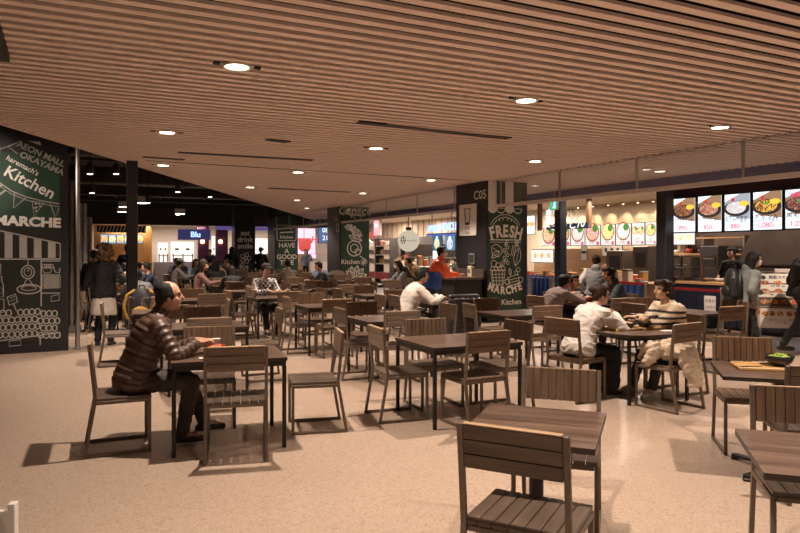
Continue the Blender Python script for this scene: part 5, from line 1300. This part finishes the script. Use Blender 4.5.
    if hood:
        c.ball(pn - yn * .085 * s - un * .01, (.095 * s, .055 * s, .075 * s), HM4); c.ball(pn - yn * .05 * s + un * .03, (.085 * s, .05 * s, .05 * s), HM4)
    tm = fuse(c, vox, 'top', 2 if puffer else 3)
    if not puffer: wrinkle(tm, .012 if near else .008, 9)
    o2 = obj('jacket' if (puffer or collar or hood) else 'top', tm, top, o)
    if top2 is not None:                                        # second colour on the lower part of the garment
        m2, zc = top2; me = o2.data; me.materials.append(m2)
        for p in me.polygons:
            if p.center.z < zc and abs(p.center.x) < .24 * s and p.center.y < spine(.1)[0].y + .17: p.material_index = 1
    if sleeve_mat is not None:
        me = o2.data; me.materials.append(sleeve_mat)
        for p in me.polygons:
            q = p.center; v_ = q - ps
            if abs(v_.dot(xs)) > .185 * s: me.polygons[p.index].material_index = 1
    if shirt_tail is not None:
        c = MB(); p, x, y, u = sax(-.06)
        c.loft([(p - u * .31 * s, x, y, .205 * s, .155 * s), (p - u * .27 * s, x, y, .215 * s, .165 * s), (p - u * .1 * s, x, y, .20 * s, .15 * s), (p + u * .06 * s, x, y, .165 * s, .12 * s)], 22)
        obj('shirt_tail', fuse(c, vox, 'tail', 2), shirt_tail, o)
    if mask: obj('face_mask', fuse(MB().ball(HP(0, .060, -.045), (.062 * s, .048 * s, .052 * s), HM4, 14, 10), .008, 'mask', 1), M_MASK, o)
    if cap is not None:
        m = MB(); m.ball(HP(0, -.012, .062), (.094 * s, .108 * s, .070 * s), HM4, 16, 10); m.ball(HP(0, .110, .060), (.070 * s, .060 * s, .012 * s), HM4, 14, 6); obj('cap', fuse(m, .009, 'cap', 1), cap, o)
    return o
def T_(x): return x
C_WHITE = cloth('shirt_white', (.62, .56, .50)); C_PUFF = mat('puffer_brown', (.090, .050, .035), .45, noise=.15, nscale=7, spec=.5); C_BLACK = cloth('cloth_black', (.014, .013, .014)); C_OLIVE = cloth('trousers_brown', (.060, .044, .034))
C_GREY = cloth('cloth_grey', (.17, .17, .165)); C_LGREY = cloth('shirt_greywhite', (.42, .38, .35)); C_TEAL = cloth('jacket_darkteal', (.035, .050, .055)); C_MAUVE = cloth('top_mauve', (.22, .155, .14)); C_NAVY = cloth('cloth_navy', (.018, .024, .05)); C_CREAM = cloth('cloth_cream', (.58, .48, .36))
C_ORANGE = cloth('jacket_orange', (.75, .10, .025), rough=.5); C_BLUE = cloth('jacket_blue', (.01, .06, .28), rough=.5); C_SAGE = cloth('jacket_sage', (.16, .17, .155)); C_LBLUE = cloth('shirt_lightblue', (.25, .32, .42)); C_PINK = cloth('top_dustypink', (.20, .10, .085)); C_PURPLE = cloth('top_purple', (.09, .05, .13)); C_TAN = cloth('jacket_tan', (.33, .21, .11)); C_CHECK = checks('check_shirt', (.58, .54, .50), (.05, .045, .05), 22)
C_STRIPE = stripes('striped_knit', (.60, .48, .34), (.035, .03, .03), .72, .93, .062, .42)

# the man eating at the front table
person('man with a bald crown eating alone in a shiny brown puffer jacket', (-2.035, 5.30, 0), 24, 'sit', 1.72, 15, 8, (-.01, .42, .80), (.15, .40, .80), (-.20, .50, .085), (.10, .29, .085), (0, 10), C_PUFF, C_OLIVE, M_SHOE, 'bald', M_HAIRG, M_SKIN, puffer=True, collar=True, near=True, cuff=.90, hem=-.08)
# the standing woman in black
person('standing woman in black with curly brown hair and a pale shirt tail, seen from behind', (GX(104, 10.8), 10.8, 0), 96, 'stand', 1.62, 2, 2, (-.30, -.06, .80), (.22, .16, .98), None, None, (-14, 0), C_BLACK, cloth('trousers_ink', (.014, .016, .022)), M_SHOE, 'curly', M_HAIRC, M_SKIN2, near=True, loose=.016, hem=-.09, shirt_tail=C_WHITE, cuff=.55)
# friends at the round table
person('woman in a loose white shirt with dark tied-back hair at the round table', (1.93, 7.05, 0), 28, 'sit', 1.55, 22, 8, (-.06, .36, .82), (.10, .34, .86), (-.10, .34, .085), (.12, .26, .085), (-22, 6), C_WHITE, C_BLACK, M_SHOE, 'bun', M_HAIRD, M_SKIN2, near=True, loose=.028, hem=-.10, skirt=True, cuff=.9)
person('person in a cream sweater with dark stripes across the round table', (2.96, 7.28, 0), 203, 'sit', 1.55, 14, 6, (.10, .40, .82), (-.04, .44, .83), (-.14, .42, .085), (.12, .46, .085), (-8, 12), C_STRIPE, C_OLIVE, M_SHOEW, 'thick', M_HAIRD, M_SKIN2, near=True, loose=.022, hem=-.08, cuff=.9)
# three diners
person('hunched diner in a mauve top at the three diners\' table', (2.28, 10.42, 0), 24, 'sit', 1.68, 30, 12, (-.03, .52, .86), (.12, .50, .86), None, None, (0, 20), C_MAUVE, C_BLACK, M_SHOE, 'short', M_HAIRB, loose=.02)
person('diner in a dark teal jacket facing the hunched one', (3.50, 10.80, 0), 200, 'sit', 1.68, 14, 8, (-.06, .46, .80), (.12, .46, .80), None, None, (0, 10), C_TEAL, C_BLACK, M_SHOE, 'thick', M_HAIRB, loose=.03, hood=True)
person('black-haired diner bowing over the table between two others', (2.70, 11.17, 0), -66, 'sit', 1.62, 30, 10, (-.08, .45, .80), (.10, .45, .80), None, None, (0, 16), C_BLACK, C_BLACK, M_SHOE, 'short', M_HAIRB, loose=.015)
# the man in white and the one at the water counter
person('man in a white shirt sitting with his back half turned near the water counter', (.12, 10.55, 0), 22, 'sit', 1.70, 20, 9, (-.02, .52, .80), (.18, .50, .80), None, None, (0, 14), C_WHITE, C_BLACK, M_SHOE, 'short', M_HAIRB, M_SKIN, loose=.03, hem=-.09)
person('masked person in an orange and blue jacket filling a cup at the water counter', (GX(433, 13.2), 13.2, 0), -12, 'stand', 1.64, 12, 5, (-.05, .50, 1.06), (.10, .50, 1.08), None, None, (0, 14), C_ORANGE, C_NAVY, M_SHOE, 'short', M_HAIRB, mask=True, collar=True, loose=.03, hem=-.06, top2=(C_BLUE, 1.13))
person('stooping person in grey behind the water counter', (GX(449.5, 16.9), 16.9, 0), 30, 'stand', 1.6, 34, 10, (0, .5, .98), (.16, .5, .98), None, None, (0, 20), C_GREY, C_BLACK, M_SHOE, 'short', M_HAIRD, loose=.03)
person('bent person in beige at the dessert stall counter', (GX(424, 17.2), 17.2, 0), 200, 'stand', 1.55, 40, 10, None, None, None, None, (0, 20), C_TAN, C_BLACK, M_SHOE, 'short', M_HAIRD, loose=.03)
# customers and passers-by on the right
person('standing customer in a grey vest with white sleeves, seen from behind', (3.36, 11.5, 0), 62, 'stand', 1.46, 2, 3, (-.2, .12, .84), (.2, .12, .84), None, None, (0, 0), C_GREY, C_NAVY, M_SHOE, 'bun', M_HAIRD, loose=.03, hem=-.06, hood=True, sleeve_mat=C_LGREY)
person('masked woman in a sage jacket walking past the steak counter with a black backpack', (4.80, 9.3, 0), -6, 'stand', 1.52, 6, 3, (-.18, .28, .95), (.22, .05, .80), (-.09, .22, .085), (.09, -.14, .12), (0, 0), C_SAGE, C_BLACK, M_SHOE, 'bob', M_HAIRB, M_SKIN2, mask=True, loose=.035, hood=True)
person('person in black striding out of the right edge of the picture', (5.98, 9.95, 0), 5, 'stand', 1.68, 6, 3, (-.2, .2, .92), (.2, -.1, .86), (-.09, .34, .085), (.09, -.38, .16), (0, 0), C_BLACK, C_BLACK, M_SHOE, 'short', M_HAIRB, loose=.05)
person('stall worker in a black cap behind the steak counter', (GX(735, 13.95), 13.95, 0), 215, 'stand', 1.62, 10, 4, (-.16, .30, .96), (.2, .30, .96), None, None, (0, 14), C_BLACK, C_BLACK, M_SHOE, 'short', M_HAIRB, cap=C_BLACK, cuff=.45)
# seated guests farther back: each takes the free chair nearest to a spot
TAKEN = set()
for (x, y, f, o) in CHAIRS[:57]: pass
def seat_near(px, Y, want=None):
    x = GX(px, Y); best = None
    for i, (cx, cy, f, o) in enumerate(CHAIRS):
        if i in TAKEN or i < 57 and False: continue
        d = abs((cx / cy - x / Y)) * 14 + abs(cy - Y) * .35 + (0 if want is None else abs((f - want + 180) % 360 - 180) / 90 * .5)
        if best is None or d < best[0]: best = (d, i)
    TAKEN.add(best[1]); return CHAIRS[best[1]]
for i, c_ in enumerate(CHAIRS):
    if any(abs(c_[0] - q[0]) < .1 and abs(c_[1] - q[1]) < .1 for q in ((-2.185, 5.23), (1.83, 7.0), (3.0, 7.30), (2.28, 10.42), (3.52, 10.80), (2.70, 11.18), (.10, 10.55), (.87, 10.0), (-3.9, 10.3), (2.63, 6.58))): TAKEN.add(i)
    if c_[1] < 9.0: TAKEN.add(i)
FARP = [
    (153, 12.0, 200, 'bowing guest in a grey jacket eating right of the slim dark post', dict(lean=32, bend=9, top=C_GREY, hair='short', loose=.03, look=(0, 20))),
    (262, 12.6, 250, 'guest in a checked shirt and dark cap facing the camera', dict(lean=6, top=C_CHECK, hair='short', cap=C_BLACK, mask=False)),
    (287, 17.0, 95, 'guest in greyish brown seen from behind before the fourth pillar', dict(lean=8, top=cloth('top_greybrown', (.16, .12, .10)), hair='short', hairm=M_HAIRD)),
    (393, 17.0, 200, 'masked girl with long dark hair seated before the sweets shelves', dict(lean=8, top=C_GREY, hair='long', mask=True)),
    (189, 15.5, 120, 'guest with long dark hair and a dusty pink top, seen from behind', dict(lean=5, top=C_PINK, hair='long', hairm=M_HAIRD)),
    (176, 16.5, 150, 'guest in a light blue shirt left of the long-haired one', dict(lean=20, top=C_LBLUE, hair='short')),
    (168, 19.0, 90, 'guest with a pale knitted cap in the crowd before the bright shop', dict(lean=8, top=C_LGREY, hair='short', cap=C_LGREY)),
    (204, 17.5, 80, 'guest in black before the left purple wall', dict(lean=10, top=C_BLACK, hair='bob')),
    (213, 18.0, 100, 'guest in black with a white cap before the purple walls', dict(lean=10, top=C_BLACK, hair='short', cap=C_WHITE)),
    (141, 18.5, 60, 'dark-haired guest just right of the slim dark post', dict(lean=10, top=C_NAVY, hair='short')),
    (150, 20.5, 200, 'guest in dark clothes deep in the left crowd', dict(lean=10, top=C_BLACK, hair='bob')),
    (160, 22.5, 100, 'guest in purple deep in the left crowd', dict(lean=10, top=C_PURPLE, hair='short')),
    (181, 24.0, 270, 'guest in grey deep in the left crowd facing the camera', dict(lean=10, top=C_GREY, hair='short')),
    (118, 17.0, 30, 'guest with dark hair seated left of the slim dark post', dict(lean=10, top=C_BLACK, hair='short')),
    (236, 17.0, 60, 'guest in black bending over the table before the pillars', dict(lean=30, top=C_BLACK, hair='bob')),
    (246, 19.5, 240, 'guest in navy facing the camera before the pillars', dict(lean=12, top=C_NAVY, hair='short')),
    (222, 21.0, 120, 'guest in tan behind the long-haired one', dict(lean=12, top=C_TAN, hair='short')),
    (100, 20.0, 60, 'dark-haired guest far behind the standing woman', dict(lean=10, top=C_GREY, hair='short')),
    (146, 15.5, 240, 'guest in navy behind the bowing guest', dict(lean=12, top=C_NAVY, hair='short')),
    (166, 14.5, 100, 'guest in brown just behind the bowing guest', dict(lean=10, top=C_OLIVE, hair='short')),
    (182, 19.5, 200, 'guest in purple behind the pink-topped one', dict(lean=14, top=C_PURPLE, hair='bob')),
    (226, 23.5, 260, 'guest in grey facing the camera near the chalk board with doodles', dict(lean=10, top=C_GREY, hair='short')),
    (209, 23.0, 80, 'guest in navy deep before the purple walls', dict(lean=10, top=C_NAVY, hair='short')),
    (330, 18.0, 240, 'guest in dark clothes before the third chalk pillar', dict(lean=16, top=C_BLACK, hair='short')),
    (196, 21.5, 240, 'guest in light blue facing the camera before the bright shop', dict(lean=8, top=C_LBLUE, hair='bob')),
]
FARSEAT = []
for px, Y, want, lab, k in FARP:
    x, y, f, co_ = seat_near(px, Y, want)
    FARSEAT.append((x, y, f))
    person(lab, (x, y, 0), f, 'sit', 1.66, handL=(-.08, .42, .81), handR=(.12, .42, .81), **{'bend': 6, 'lean': 10, **k})
for px, Y, f, hh, lab, k in [(92.5, 13.0, 70, 1.56, 'dark-haired person standing half hidden left of the standing woman', dict(top=C_BLACK, hair='short')), (126.5, 17.8, 80, 1.70, 'person in dark navy standing behind the slim dark post', dict(top=C_NAVY, hair='short')),
        (231.5, 26.5, 90, 1.70, 'dark figure standing left of the far chalk pillar', dict(top=C_BLACK, hair='bob')), (260.5, 27.5, 95, 1.68, 'dark figure walking away between the two far chalk pillars', dict(top=C_BLACK, hair='short', step=.15)),
        (210.5, 30.5, 270, 1.6, 'person in purple standing between the purple walls', dict(top=C_PURPLE, hair='short')), (306.5, 33.2, 250, 1.62, 'dark-haired clerk in light blue at the far pink shop', dict(top=C_LBLUE, hair='bob'))]:
    person(lab, (GX(px, Y), Y, 0), f, 'stand', hh, 3, 2, **{'loose': .03, **k})
# ------------------------------------------------------------------ things on tables
M_TRAY = wood('bamboo_tray', (.50, .27, .09), (.66, .40, .16), .4, 'X', 2.5); M_CUP = mat('paper_cup', (.66, .60, .54), .5); M_STEW = food('red_stew', [(.45, .06, .02), (.55, .12, .03), (.30, .03, .01), (.6, .3, .1)], 60, 0)
M_SALAD = food('salad', [(.16, .30, .04), (.10, .20, .03), (.62, .44, .05), (.30, .40, .08)], 55, 0); M_RICE = food('rice_meal', [(.62, .42, .2), (.5, .25, .1), (.7, .6, .45), (.25, .12, .05)], 70, 0)
TZ = .702
def cup(x, y, z, label, r=.036, h=.085, m=None):
    mb = MB(); mb.lathe([(r * .72, 0), (r, h), (r * 1.06, h), (r * 1.06, h + .004), (r * .93, h + .004), (r * .66, .006)], 18); o = mb.build('paper_cup', m or M_CUP, None, (x, y, z), smooth=True)
    return tag(o, label, 'cup')
def tray(x, y, z, rz, label, w=.36, d=.26):
    t = thing('serving_tray', label, 'tray', (x, y, z), R(rz)); MB().box(0, 0, .006, w, d, .010, .004).build('tray_bed', M_TRAY, t)
    m = MB()
    for e in (-1, 1): m.box(0, e * (d / 2 - .006), .011, w, .012, .020, .003); m.box(e * (w / 2 - .006), 0, .011, .012, d - .024, .020, .003)
    m.build('rim', M_TRAY, t); return t
def full_bowl(x, y, z, r, h, m, fm, label, rz=0):
    t = thing('food_bowl', label, 'bowl', (x, y, z), rz); MB().lathe([(r * .45, 0), (r * .5, .006), (r * .82, h * .4), (r, h), (r * .95, h), (r * .75, h * .42), (r * .4, h * .14)], 22).build('bowl_shell', m, t, smooth=True)
    mb = MB(); mb.lathe([(r * .70, h * .5), (r * .86, h * .78), (r * .6, h * .95), (r * .2, h * 1.05)], 18)
    br = random.Random(int(x * 100))
    for k in range(9): a = br.uniform(0, 6.28); q = br.uniform(0, .6) * r; mb.ball((q * math.cos(a), q * math.sin(a), h * br.uniform(.85, 1.05)), (r * .24, r * .2, r * .14), None, 8, 6)
    mb.build('meal', fm, t, smooth=True); return t
def sticks(x, y, z, a, label, L_=.22):
    t = thing('chopsticks', label, 'chopsticks', (x, y, z), R(a))
    for e in (-1, 1): MB().tube([(-L_ / 2, e * .006, .004), (L_ / 2, e * .004, .004)], [.0042, .0024], 6).build('stick', M_WALN, t)
full_bowl(-1.50, 5.42, TZ, .085, .065, M_BOWLS[1], M_STEW, 'red bowl of stew in front of the man in the puffer jacket')
cup(-1.555, 5.66, TZ, 'white paper cup on the eating man\'s table'); sticks(-1.42, 5.60, TZ, 12, 'chopsticks beside the white cup on the eating man\'s table')
o = MB().box(0, 0, .008, .09, .05, .014, .005).build('wipe_packet', M_PAPER, None, (-1.49, 5.12, TZ), R(30)); tag(o, 'small white wipe packet at the near edge of the eating man\'s table', 'packet')
tray(2.34, 7.06, TZ, 25, 'wooden tray before the white-shirted woman', .34, .25); tray(2.70, 7.18, TZ, 20, 'wooden tray before the person in stripes', .34, .25)
full_bowl(2.42, 7.10, TZ + .012, .075, .06, M_BOWLS[2], M_RICE, 'black bowl on the white-shirted woman\'s tray'); full_bowl(2.62, 7.18, TZ + .012, .085, .07, M_BOWLS[2], M_RICE, 'black bowl on the tray of the person in stripes')
cup(2.50, 7.24, TZ, 'paper cup between the two trays on the round table'); cup(2.26, 7.14, TZ + .012, 'pale cup on the white-shirted woman\'s tray', .034, .075)
o = MB().box(0, 0, .004, .15, .11, .006, .002).build('paper_napkin', M_PAPER, None, (2.78, 6.92, TZ), R(10)); tag(o, 'white paper napkin on the near right edge of the round table', 'napkin')
t = thing('phone_stand', 'phone propped upright between the two friends', 'phone', (2.56, 7.34, TZ), R(10)); MB().box(0, 0, .075, .07, .009, .145, .003, Matrix.Rotation(R(-12), 4, 'X')).build('phone_body', M_SCRN, t); MB().box(0, .03, .008, .08, .09, .014, .003).build('base', M_PAPER, t)
tray(2.56, 4.74, TZ, -14, 'wooden tray on the pedestal table at the right', .36, .26); full_bowl(2.70, 4.77, TZ + .012, .10, .075, M_BOWLS[2], M_SALAD, 'black bowl of salad on the tray at the right'); sticks(2.46, 4.72, TZ + .012, 8, 'chopsticks on the tray at the right', .2)
# three diners and the working man
tray(2.80, 10.5, TZ, 25, 'wooden tray before the hunched mauve diner'); full_bowl(2.72, 10.47, TZ + .012, .08, .07, M_BOWLS[0], M_RICE, 'pale bowl before the hunched mauve diner'); full_bowl(3.02, 10.72, TZ, .08, .07, M_BOWLS[1], M_RICE, 'red bowl before the diner in dark teal')
full_bowl(.66, 10.86, TZ, .07, .05, M_BOWLS[2], M_RICE, 'dark dish on the white-shirted man\'s table'); cup(.86, 10.72, TZ, 'small cup on the white-shirted man\'s table')
FARW = ['bowing guest in grey', 'checked-shirt guest', 'greyish brown guest', 'masked long-haired girl', 'guest in dusty pink', 'light-blue-shirted guest left of the pink one', 'guest in a pale knitted cap', 'guest in black by the left purple wall', 'white-capped guest', 'guest right of the slim post', 'second dark guest of the left crowd', 'guest in purple', 'grey guest facing the camera', 'guest left of the slim post', 'bending guest in black', 'navy guest before the pillars', 'guest in tan', 'guest far behind the standing woman', 'navy guest behind the bowing one', 'brown guest behind the bowing one', 'purple guest behind the pink one', 'grey guest near the doodle board', 'navy guest before the purple walls', 'dark guest before the third chalk pillar', 'light-blue guest facing the camera']
for i, (x, y, f) in enumerate(FARSEAT):
    d = Vector((math.cos(R(f)), math.sin(R(f)), 0)); n = Vector((-d.y, d.x, 0)); q = Vector((x, y, 0)) + d * .56
    if i % 2 == 0: full_bowl(q.x, q.y, TZ, .085, .07, M_BOWLS[(i // 2) % 3], M_RICE, 'food bowl in front of the ' + FARW[i])
    else: q = q + n * .12; cup(q.x, q.y, TZ, 'cup in front of the ' + FARW[i], .04, .10, M_BOWLS[1] if i == 5 else None)
# ------------------------------------------------------------------ coats and bags
cm = MB(); cr = random.Random(2)                              # cream coat: bundled on the seat, one end hanging out behind
for k in range(26):
    a = cr.uniform(0, 6.28); cm.ball((cr.uniform(-.16, .16), cr.uniform(-.12, .13), .52 + cr.uniform(-.02, .10)), (cr.uniform(.05, .09), cr.uniform(.05, .09), cr.uniform(.03, .06)), Matrix.Rotation(a, 4, 'Z') @ Matrix.Rotation(cr.uniform(-.6, .6), 4, 'X'), 10, 8)
for x in (-.10, -.02, .06): cm.cap((x * .8, -.10, .58), .05, (x, -.21, .555), .045); cm.cap((x, -.21, .555), .045, (x * .9 - .02, -.29, .42), .042); cm.cap((x * .9 - .02, -.29, .42), .042, (x * .6 - .03, -.32, .29), .036)
for k in range(5): cm.cap((-.16 + .07 * k, .14, .60), .03, (-.15 + .075 * k, .21, .47), .022)
cm.cap((-.17, .0, .58), .06, (-.24, .05, .46), .045)
ctm = fuse(cm, .010, 'coat', 1); wrinkle(ctm, .022, 9); wrinkle(ctm, .008, 19)
o = obj('cream_coat', ctm, cloth('coat_cream', (.56, .44, .32), bump=.8, nscale=14), None, (2.63, 6.58, 0), R(124 - 90)); tag(o, 'cream coat bundled on a chair seat with one end hanging out behind', 'coat')
cm = MB()
for k in range(12):
    z = .20 + .056 * k
    for j in range(5): xx = -.17 + .085 * j + (.0425 if k % 2 else 0); cm.ball((xx, -.285 - .01 * math.sin(k), z), (.050, .040, .033), None, 10, 8)
for x in (-.2, .2): cm.cap((x, -.25, .80), .05, (x * 1.1, -.24, .36), .045)
cm.cap((-.20, -.235, .86), .045, (.20, -.235, .86), .045); cm.box(0, -.275, .52, .42, .03, .62); cm.cap((-.24, -.22, .70), .045, (-.25, -.16, .12), .05); cm.cap((-.22, -.14, .74), .05, (-.25, -.06, .16), .05)
o = obj('quilted_coat', fuse(cm, .011, 'quilted', 1), mat('coat_black_sheen', (.052, .048, .05), .38), None, (.87, 10.0, 0), R(106 - 90)); tag(o, 'black quilted coat hung over a chair before the water counter', 'coat')
M_MUST = cloth('canvas_mustard', (.42, .22, .035)); M_NYL = mat('nylon_black', (.016, .016, .018), .55)
def backpack(loc, rz, label, main, trim, w=.30, h=.46, d=.16):
    t = thing('backpack', label, 'backpack', loc, rz)
    m = MB(); m.ball((0, 0, h * .5), (w * .5, d * .55, h * .5), None, 14, 10); m.box(0, 0, h * .40, w * .92, d * .9, h * .74, .04); obj('bag_body', fuse(m, .011, 'bag', 3), main, t)
    m = MB(); m.ball((0, -d * .52, h * .26), (w * .38, d * .28, h * .22), None, 12, 8); obj('front_pocket', fuse(m, .011, 'pocket', 1), trim, t)
    for e in (-1, 1): m = MB(); m.tube([(e * w * .30, d * .4, h * .92), (e * w * .62, d * .2, h * .78), (e * w * .74, d * .1, h * .45), (e * w * .62, d * .2, h * .12), (e * w * .4, d * .4, h * .06)], .022, 8); m.build('strap', trim, t, smooth=True)
    m = MB(); m.tube([(-.04, d * .2, h * .96), (-.03, d * .2, h * 1.05), (.03, d * .2, h * 1.05), (.04, d * .2, h * .96)], .010, 6); m.build('top_handle', main, t, smooth=True)
    return t
f = R(100); backpack((-3.9 + .36 * -math.cos(f) * 1.0, 10.3 - .36 * math.sin(f), .47), R(10), 'mustard and black backpack hung on a chair beside the standing woman', M_NYL, M_MUST, .34, .52, .17)
f = R(-6); backpack((4.80 - .18 * math.cos(f), 9.3 - .18 * math.sin(f), .86), R(-96), 'black backpack on the back of the walking masked woman', M_NYL, M_NYL, .30, .44, .17)
x, y, fa_, co_ = seat_near(288, 12.0)
t = thing('tote_bag', 'cream tote bag with looped handles standing on a chair', 'bag', (x, y, .436), R(15)); m = MB(); m.box(0, 0, .14, .34, .14, .28, .04); m.ball((0, 0, .16), (.16, .09, .13)); obj('bag_body', fuse(m, .012, 'tote', 3), C_CREAM, t)
for e in (-1, 1): m = MB(); m.tube([(-.09, e * .05, .26), (-.08, e * .05, .38), (0, e * .05, .43), (.08, e * .05, .38), (.09, e * .05, .26)], .012, 8); m.build('handle', M_CREAM, t, smooth=True)
# rounded chairs before the second chalk pillar
for i, (px, Y, c, lab) in enumerate([(321.5, 21.0, (.16, .24, .40), 'blue round-backed chair before the third chalk pillar'), (336, 20.4, (.30, .24, .20), 'beige round-backed chair before the third chalk pillar')]):
    mm = mat('shell_%d' % i, c, .5); t = thing('shell_chair', lab, 'chair', (GX(px, Y), Y, 0), R(10 * i))
    m = MB(); m.prism([(-.27, .62), (-.28, .80), (-.22, .90), (-.10, .95), (.10, .95), (.22, .90), (.28, .80), (.27, .62)], -.26, -.22); m.build('backrest', mm, t); m = MB(); m.box(0, 0, .60, .52, .48, .06, .02); m.build('seat', mm, t)
    for sx in (-1, 1):
        for sy in (-1, 1): m = MB(); m.tube([(sx * .2, sy * .18, .58), (sx * .24, sy * .22, 0)], .014, 8); m.build('leg', M_STEEL, t)
# ------------------------------------------------------------------ water counter at the black pillar
cp = Vector((1.86, 14.3, 0)) + VD * .68 - UD * .40
t = thing('water_counter', 'dark water service counter built against the side of the black pillar', 'counter', (cp.x, cp.y, 0), R(UA - 90))
MB().box(0, 0, .46, 1.2, .66, .92, .01).build('cabinet', M_BLACK, t); MB().box(0, 0, .945, 1.3, .74, .05, .008).build('worktop', M_HOOD, t); MB().box(.0, .34, 1.05, 1.3, .04, .18, .006).build('splashback', M_HOOD, t)
for e in (-1, 1): MB().box(e * .29, -.335, .48, .54, .016, .72, .006).build('door', M_DARK, t)
t = thing('tap', 'curved steel water tap on the water counter', 'tap', (cp.x + .05, cp.y - .15, .97), R(UA - 90)); MB().tube([(0, 0, 0), (0, 0, .20), (0, -.04, .27), (0, -.12, .29), (0, -.19, .25), (0, -.20, .20)], .013, 10).build('spout', M_STEEL, t, smooth=True); MB().lathe([(.03, 0), (.03, .02), (.016, .04)], 14).build('base', M_STEEL, t); MB().bar((0, 0, .12), (.07, 0, .15), .014, .014, .003).build('lever', M_STEEL, t)
for i, (d, c, lab) in enumerate([(-.30, (.45, .04, .03), 'red-capped bottle on the water counter'), (-.18, (.6, .56, .5), 'pale bottle on the water counter'), (-.42, (.5, .5, .48), 'steel pitcher on the water counter')]):
    q = cp - UD * .1 + VD * (-d * 1.0 - .2); t = thing('service_bottle', lab, 'bottle', (q.x, q.y, .97), 0); MB().lathe([(.035, 0), (.038, .01), (.038, .12), (.015, .15), (.015, .17)], 14).build('bottle_body', M_PAPER if i else M_GLASS, t, smooth=True); MB().lathe([(.018, .17), (.018, .20), (.010, .21)], 12).build('bottle_cap', mat('bottle_cap%d' % i, c, .4), t)
# ------------------------------------------------------------------ standing menu board in the aisle
Y = 10.35; x = GX(781, Y); t = thing('menu_stand', 'white standing menu board with rows of dish photos in the aisle', 'menu stand', (x, Y, 0), R(-14))
T = Matrix.Translation((0, 0, .36)) @ Matrix.Rotation(R(-14), 4, 'X'); bd = obj('board', (lambda m: m)(MB().box(0, .02, .41, .62, .03, .86, .006).mesh('board')), M_RAIL, t); bd.matrix_local = T
pp = MB().box(0, 0, .41, .58, .012, .82).build('poster', mat('poster_paper', (.66, .60, .53), .6), bd)
DISH = [food('dish_a', [(.25, .08, .03), (.45, .15, .05), (.55, .3, .12), (.15, .05, .03)], 40, 0), food('dish_b', [(.5, .14, .05), (.3, .12, .05), (.7, .4, .12), (.4, .1, .04)], 34, 0)]
m = MB()
for z in (.665, .535, .285): m.flat([(-.29, z), (.29, z), (.29, z + .02), (-.29, z + .02)], -.0075)
m.flat([(-.29, .31), (.29, .31), (.29, .46), (-.29, .46)], -.0072); chalk('poster_bands', mat('poster_dark', (.08, .05, .04), .6), bd, m)
for r_, (z, n) in enumerate([(.69, 3), (.56, 3), (.39, 4), (.20, 3), (.20, 2)]):
    for k in range(n):
        xx = (-.19 + .19 * k) if n == 3 and r_ < 2 else (-.21 + .14 * k if r_ == 2 else (-.22 + .11 * k if r_ == 3 else .13 + .10 * k))
        m = MB(); m.disc(xx, z, .062 if r_ < 3 else .045, -.0082, 14, .036 if r_ < 2 else .04); chalk('dish_photo', DISH[(k + r_) % 2], bd, m)
text('鉄板ステーキ', .062, M_INK, bd, .06, .775, -.0085, bold=.012); m = MB(); m.disc(-.20, .775, .034, -.0085, 14); chalk('emblem', M_INK, bd, m)
for z, s_ in ((.635, '890  850  880'), (.505, '980  1,080  1,290'), (.10, '定食 ライス スープ付'), (.06, 'セット 350')): text(s_, .035, M_INK, bd, 0, z, -.0085)
for e in (-1, 1):
    m = MB(); m.bar((e * .29, -.06, 0), (e * .29, .02, .37), .022, .022, .003); m.build('front_leg', M_STEEL, t); m = MB(); m.bar((e * .29, .55, 0), (e * .29, .24, 1.18), .022, .022, .003); m.build('rear_leg', M_STEEL, t)
MB().bar((-.29, -.02, .19), (.29, -.02, .19), .014, .014).build('brace', M_STEEL, t); MB().box(.12, .225, 1.22, .30, .02, .06, .004).build('header', M_RAIL, t)
# ------------------------------------------------------------------ white card stand at the lower left corner
Y = 2.1; t = thing('card_stand', 'white plastic card stand cut off at the lower left corner', 'stand', (GX(2, Y), Y, 0), R(8))
zt = ZH(503, Y)
for xx, w_, z0, z1 in ((.032, .022, 0, zt), (-.034, .03, 0, zt - .006)): MB().box(xx, 0, (z0 + z1) / 2, w_, .03, z1 - z0, .002).build('upright', M_CUP, t)
MB().box(0, .004, zt / 2 - .012, .06, .016, zt - .024, .002).build('card_panel', M_CUP, t); MB().box(0, 0, .01, .26, .22, .02, .004).build('base', M_CUP, t); MB().box(-.01, -.009, zt - .055, .016, .004, .012).build('mark', M_GREYW, t)
# ------------------------------------------------------------------ camera, world, colour
cam = bpy.data.cameras.new('camera'); co = bpy.data.objects.new('camera', cam); COL.objects.link(co)
co.location = (0, 0, CH); co.rotation_euler = (R(90), 0, 0)
cam.sensor_width = 36; cam.lens = 36 * FL / 800; cam.shift_y = -(266.5 - HY) / 800; cam.clip_end = 200
SC.camera = co
bpy.data.scenes.remove(WORK)
w = bpy.data.worlds.new('hall_ambient'); w.use_nodes = True; SC.world = w
w.node_tree.nodes['Background'].inputs['Color'].default_value = (1.0, .82, .68, 1); w.node_tree.nodes['Background'].inputs['Strength'].default_value = .10
SC.view_settings.view_transform = 'Standard'; SC.view_settings.look = 'None'; SC.view_settings.exposure = .0
SC.cycles.max_bounces = 6; SC.cycles.diffuse_bounces = 4; SC.cycles.glossy_bounces = 3; SC.cycles.transmission_bounces = 6; SC.cycles.transparent_max_bounces = 8
SC.cycles.sample_clamp_indirect = 4.0
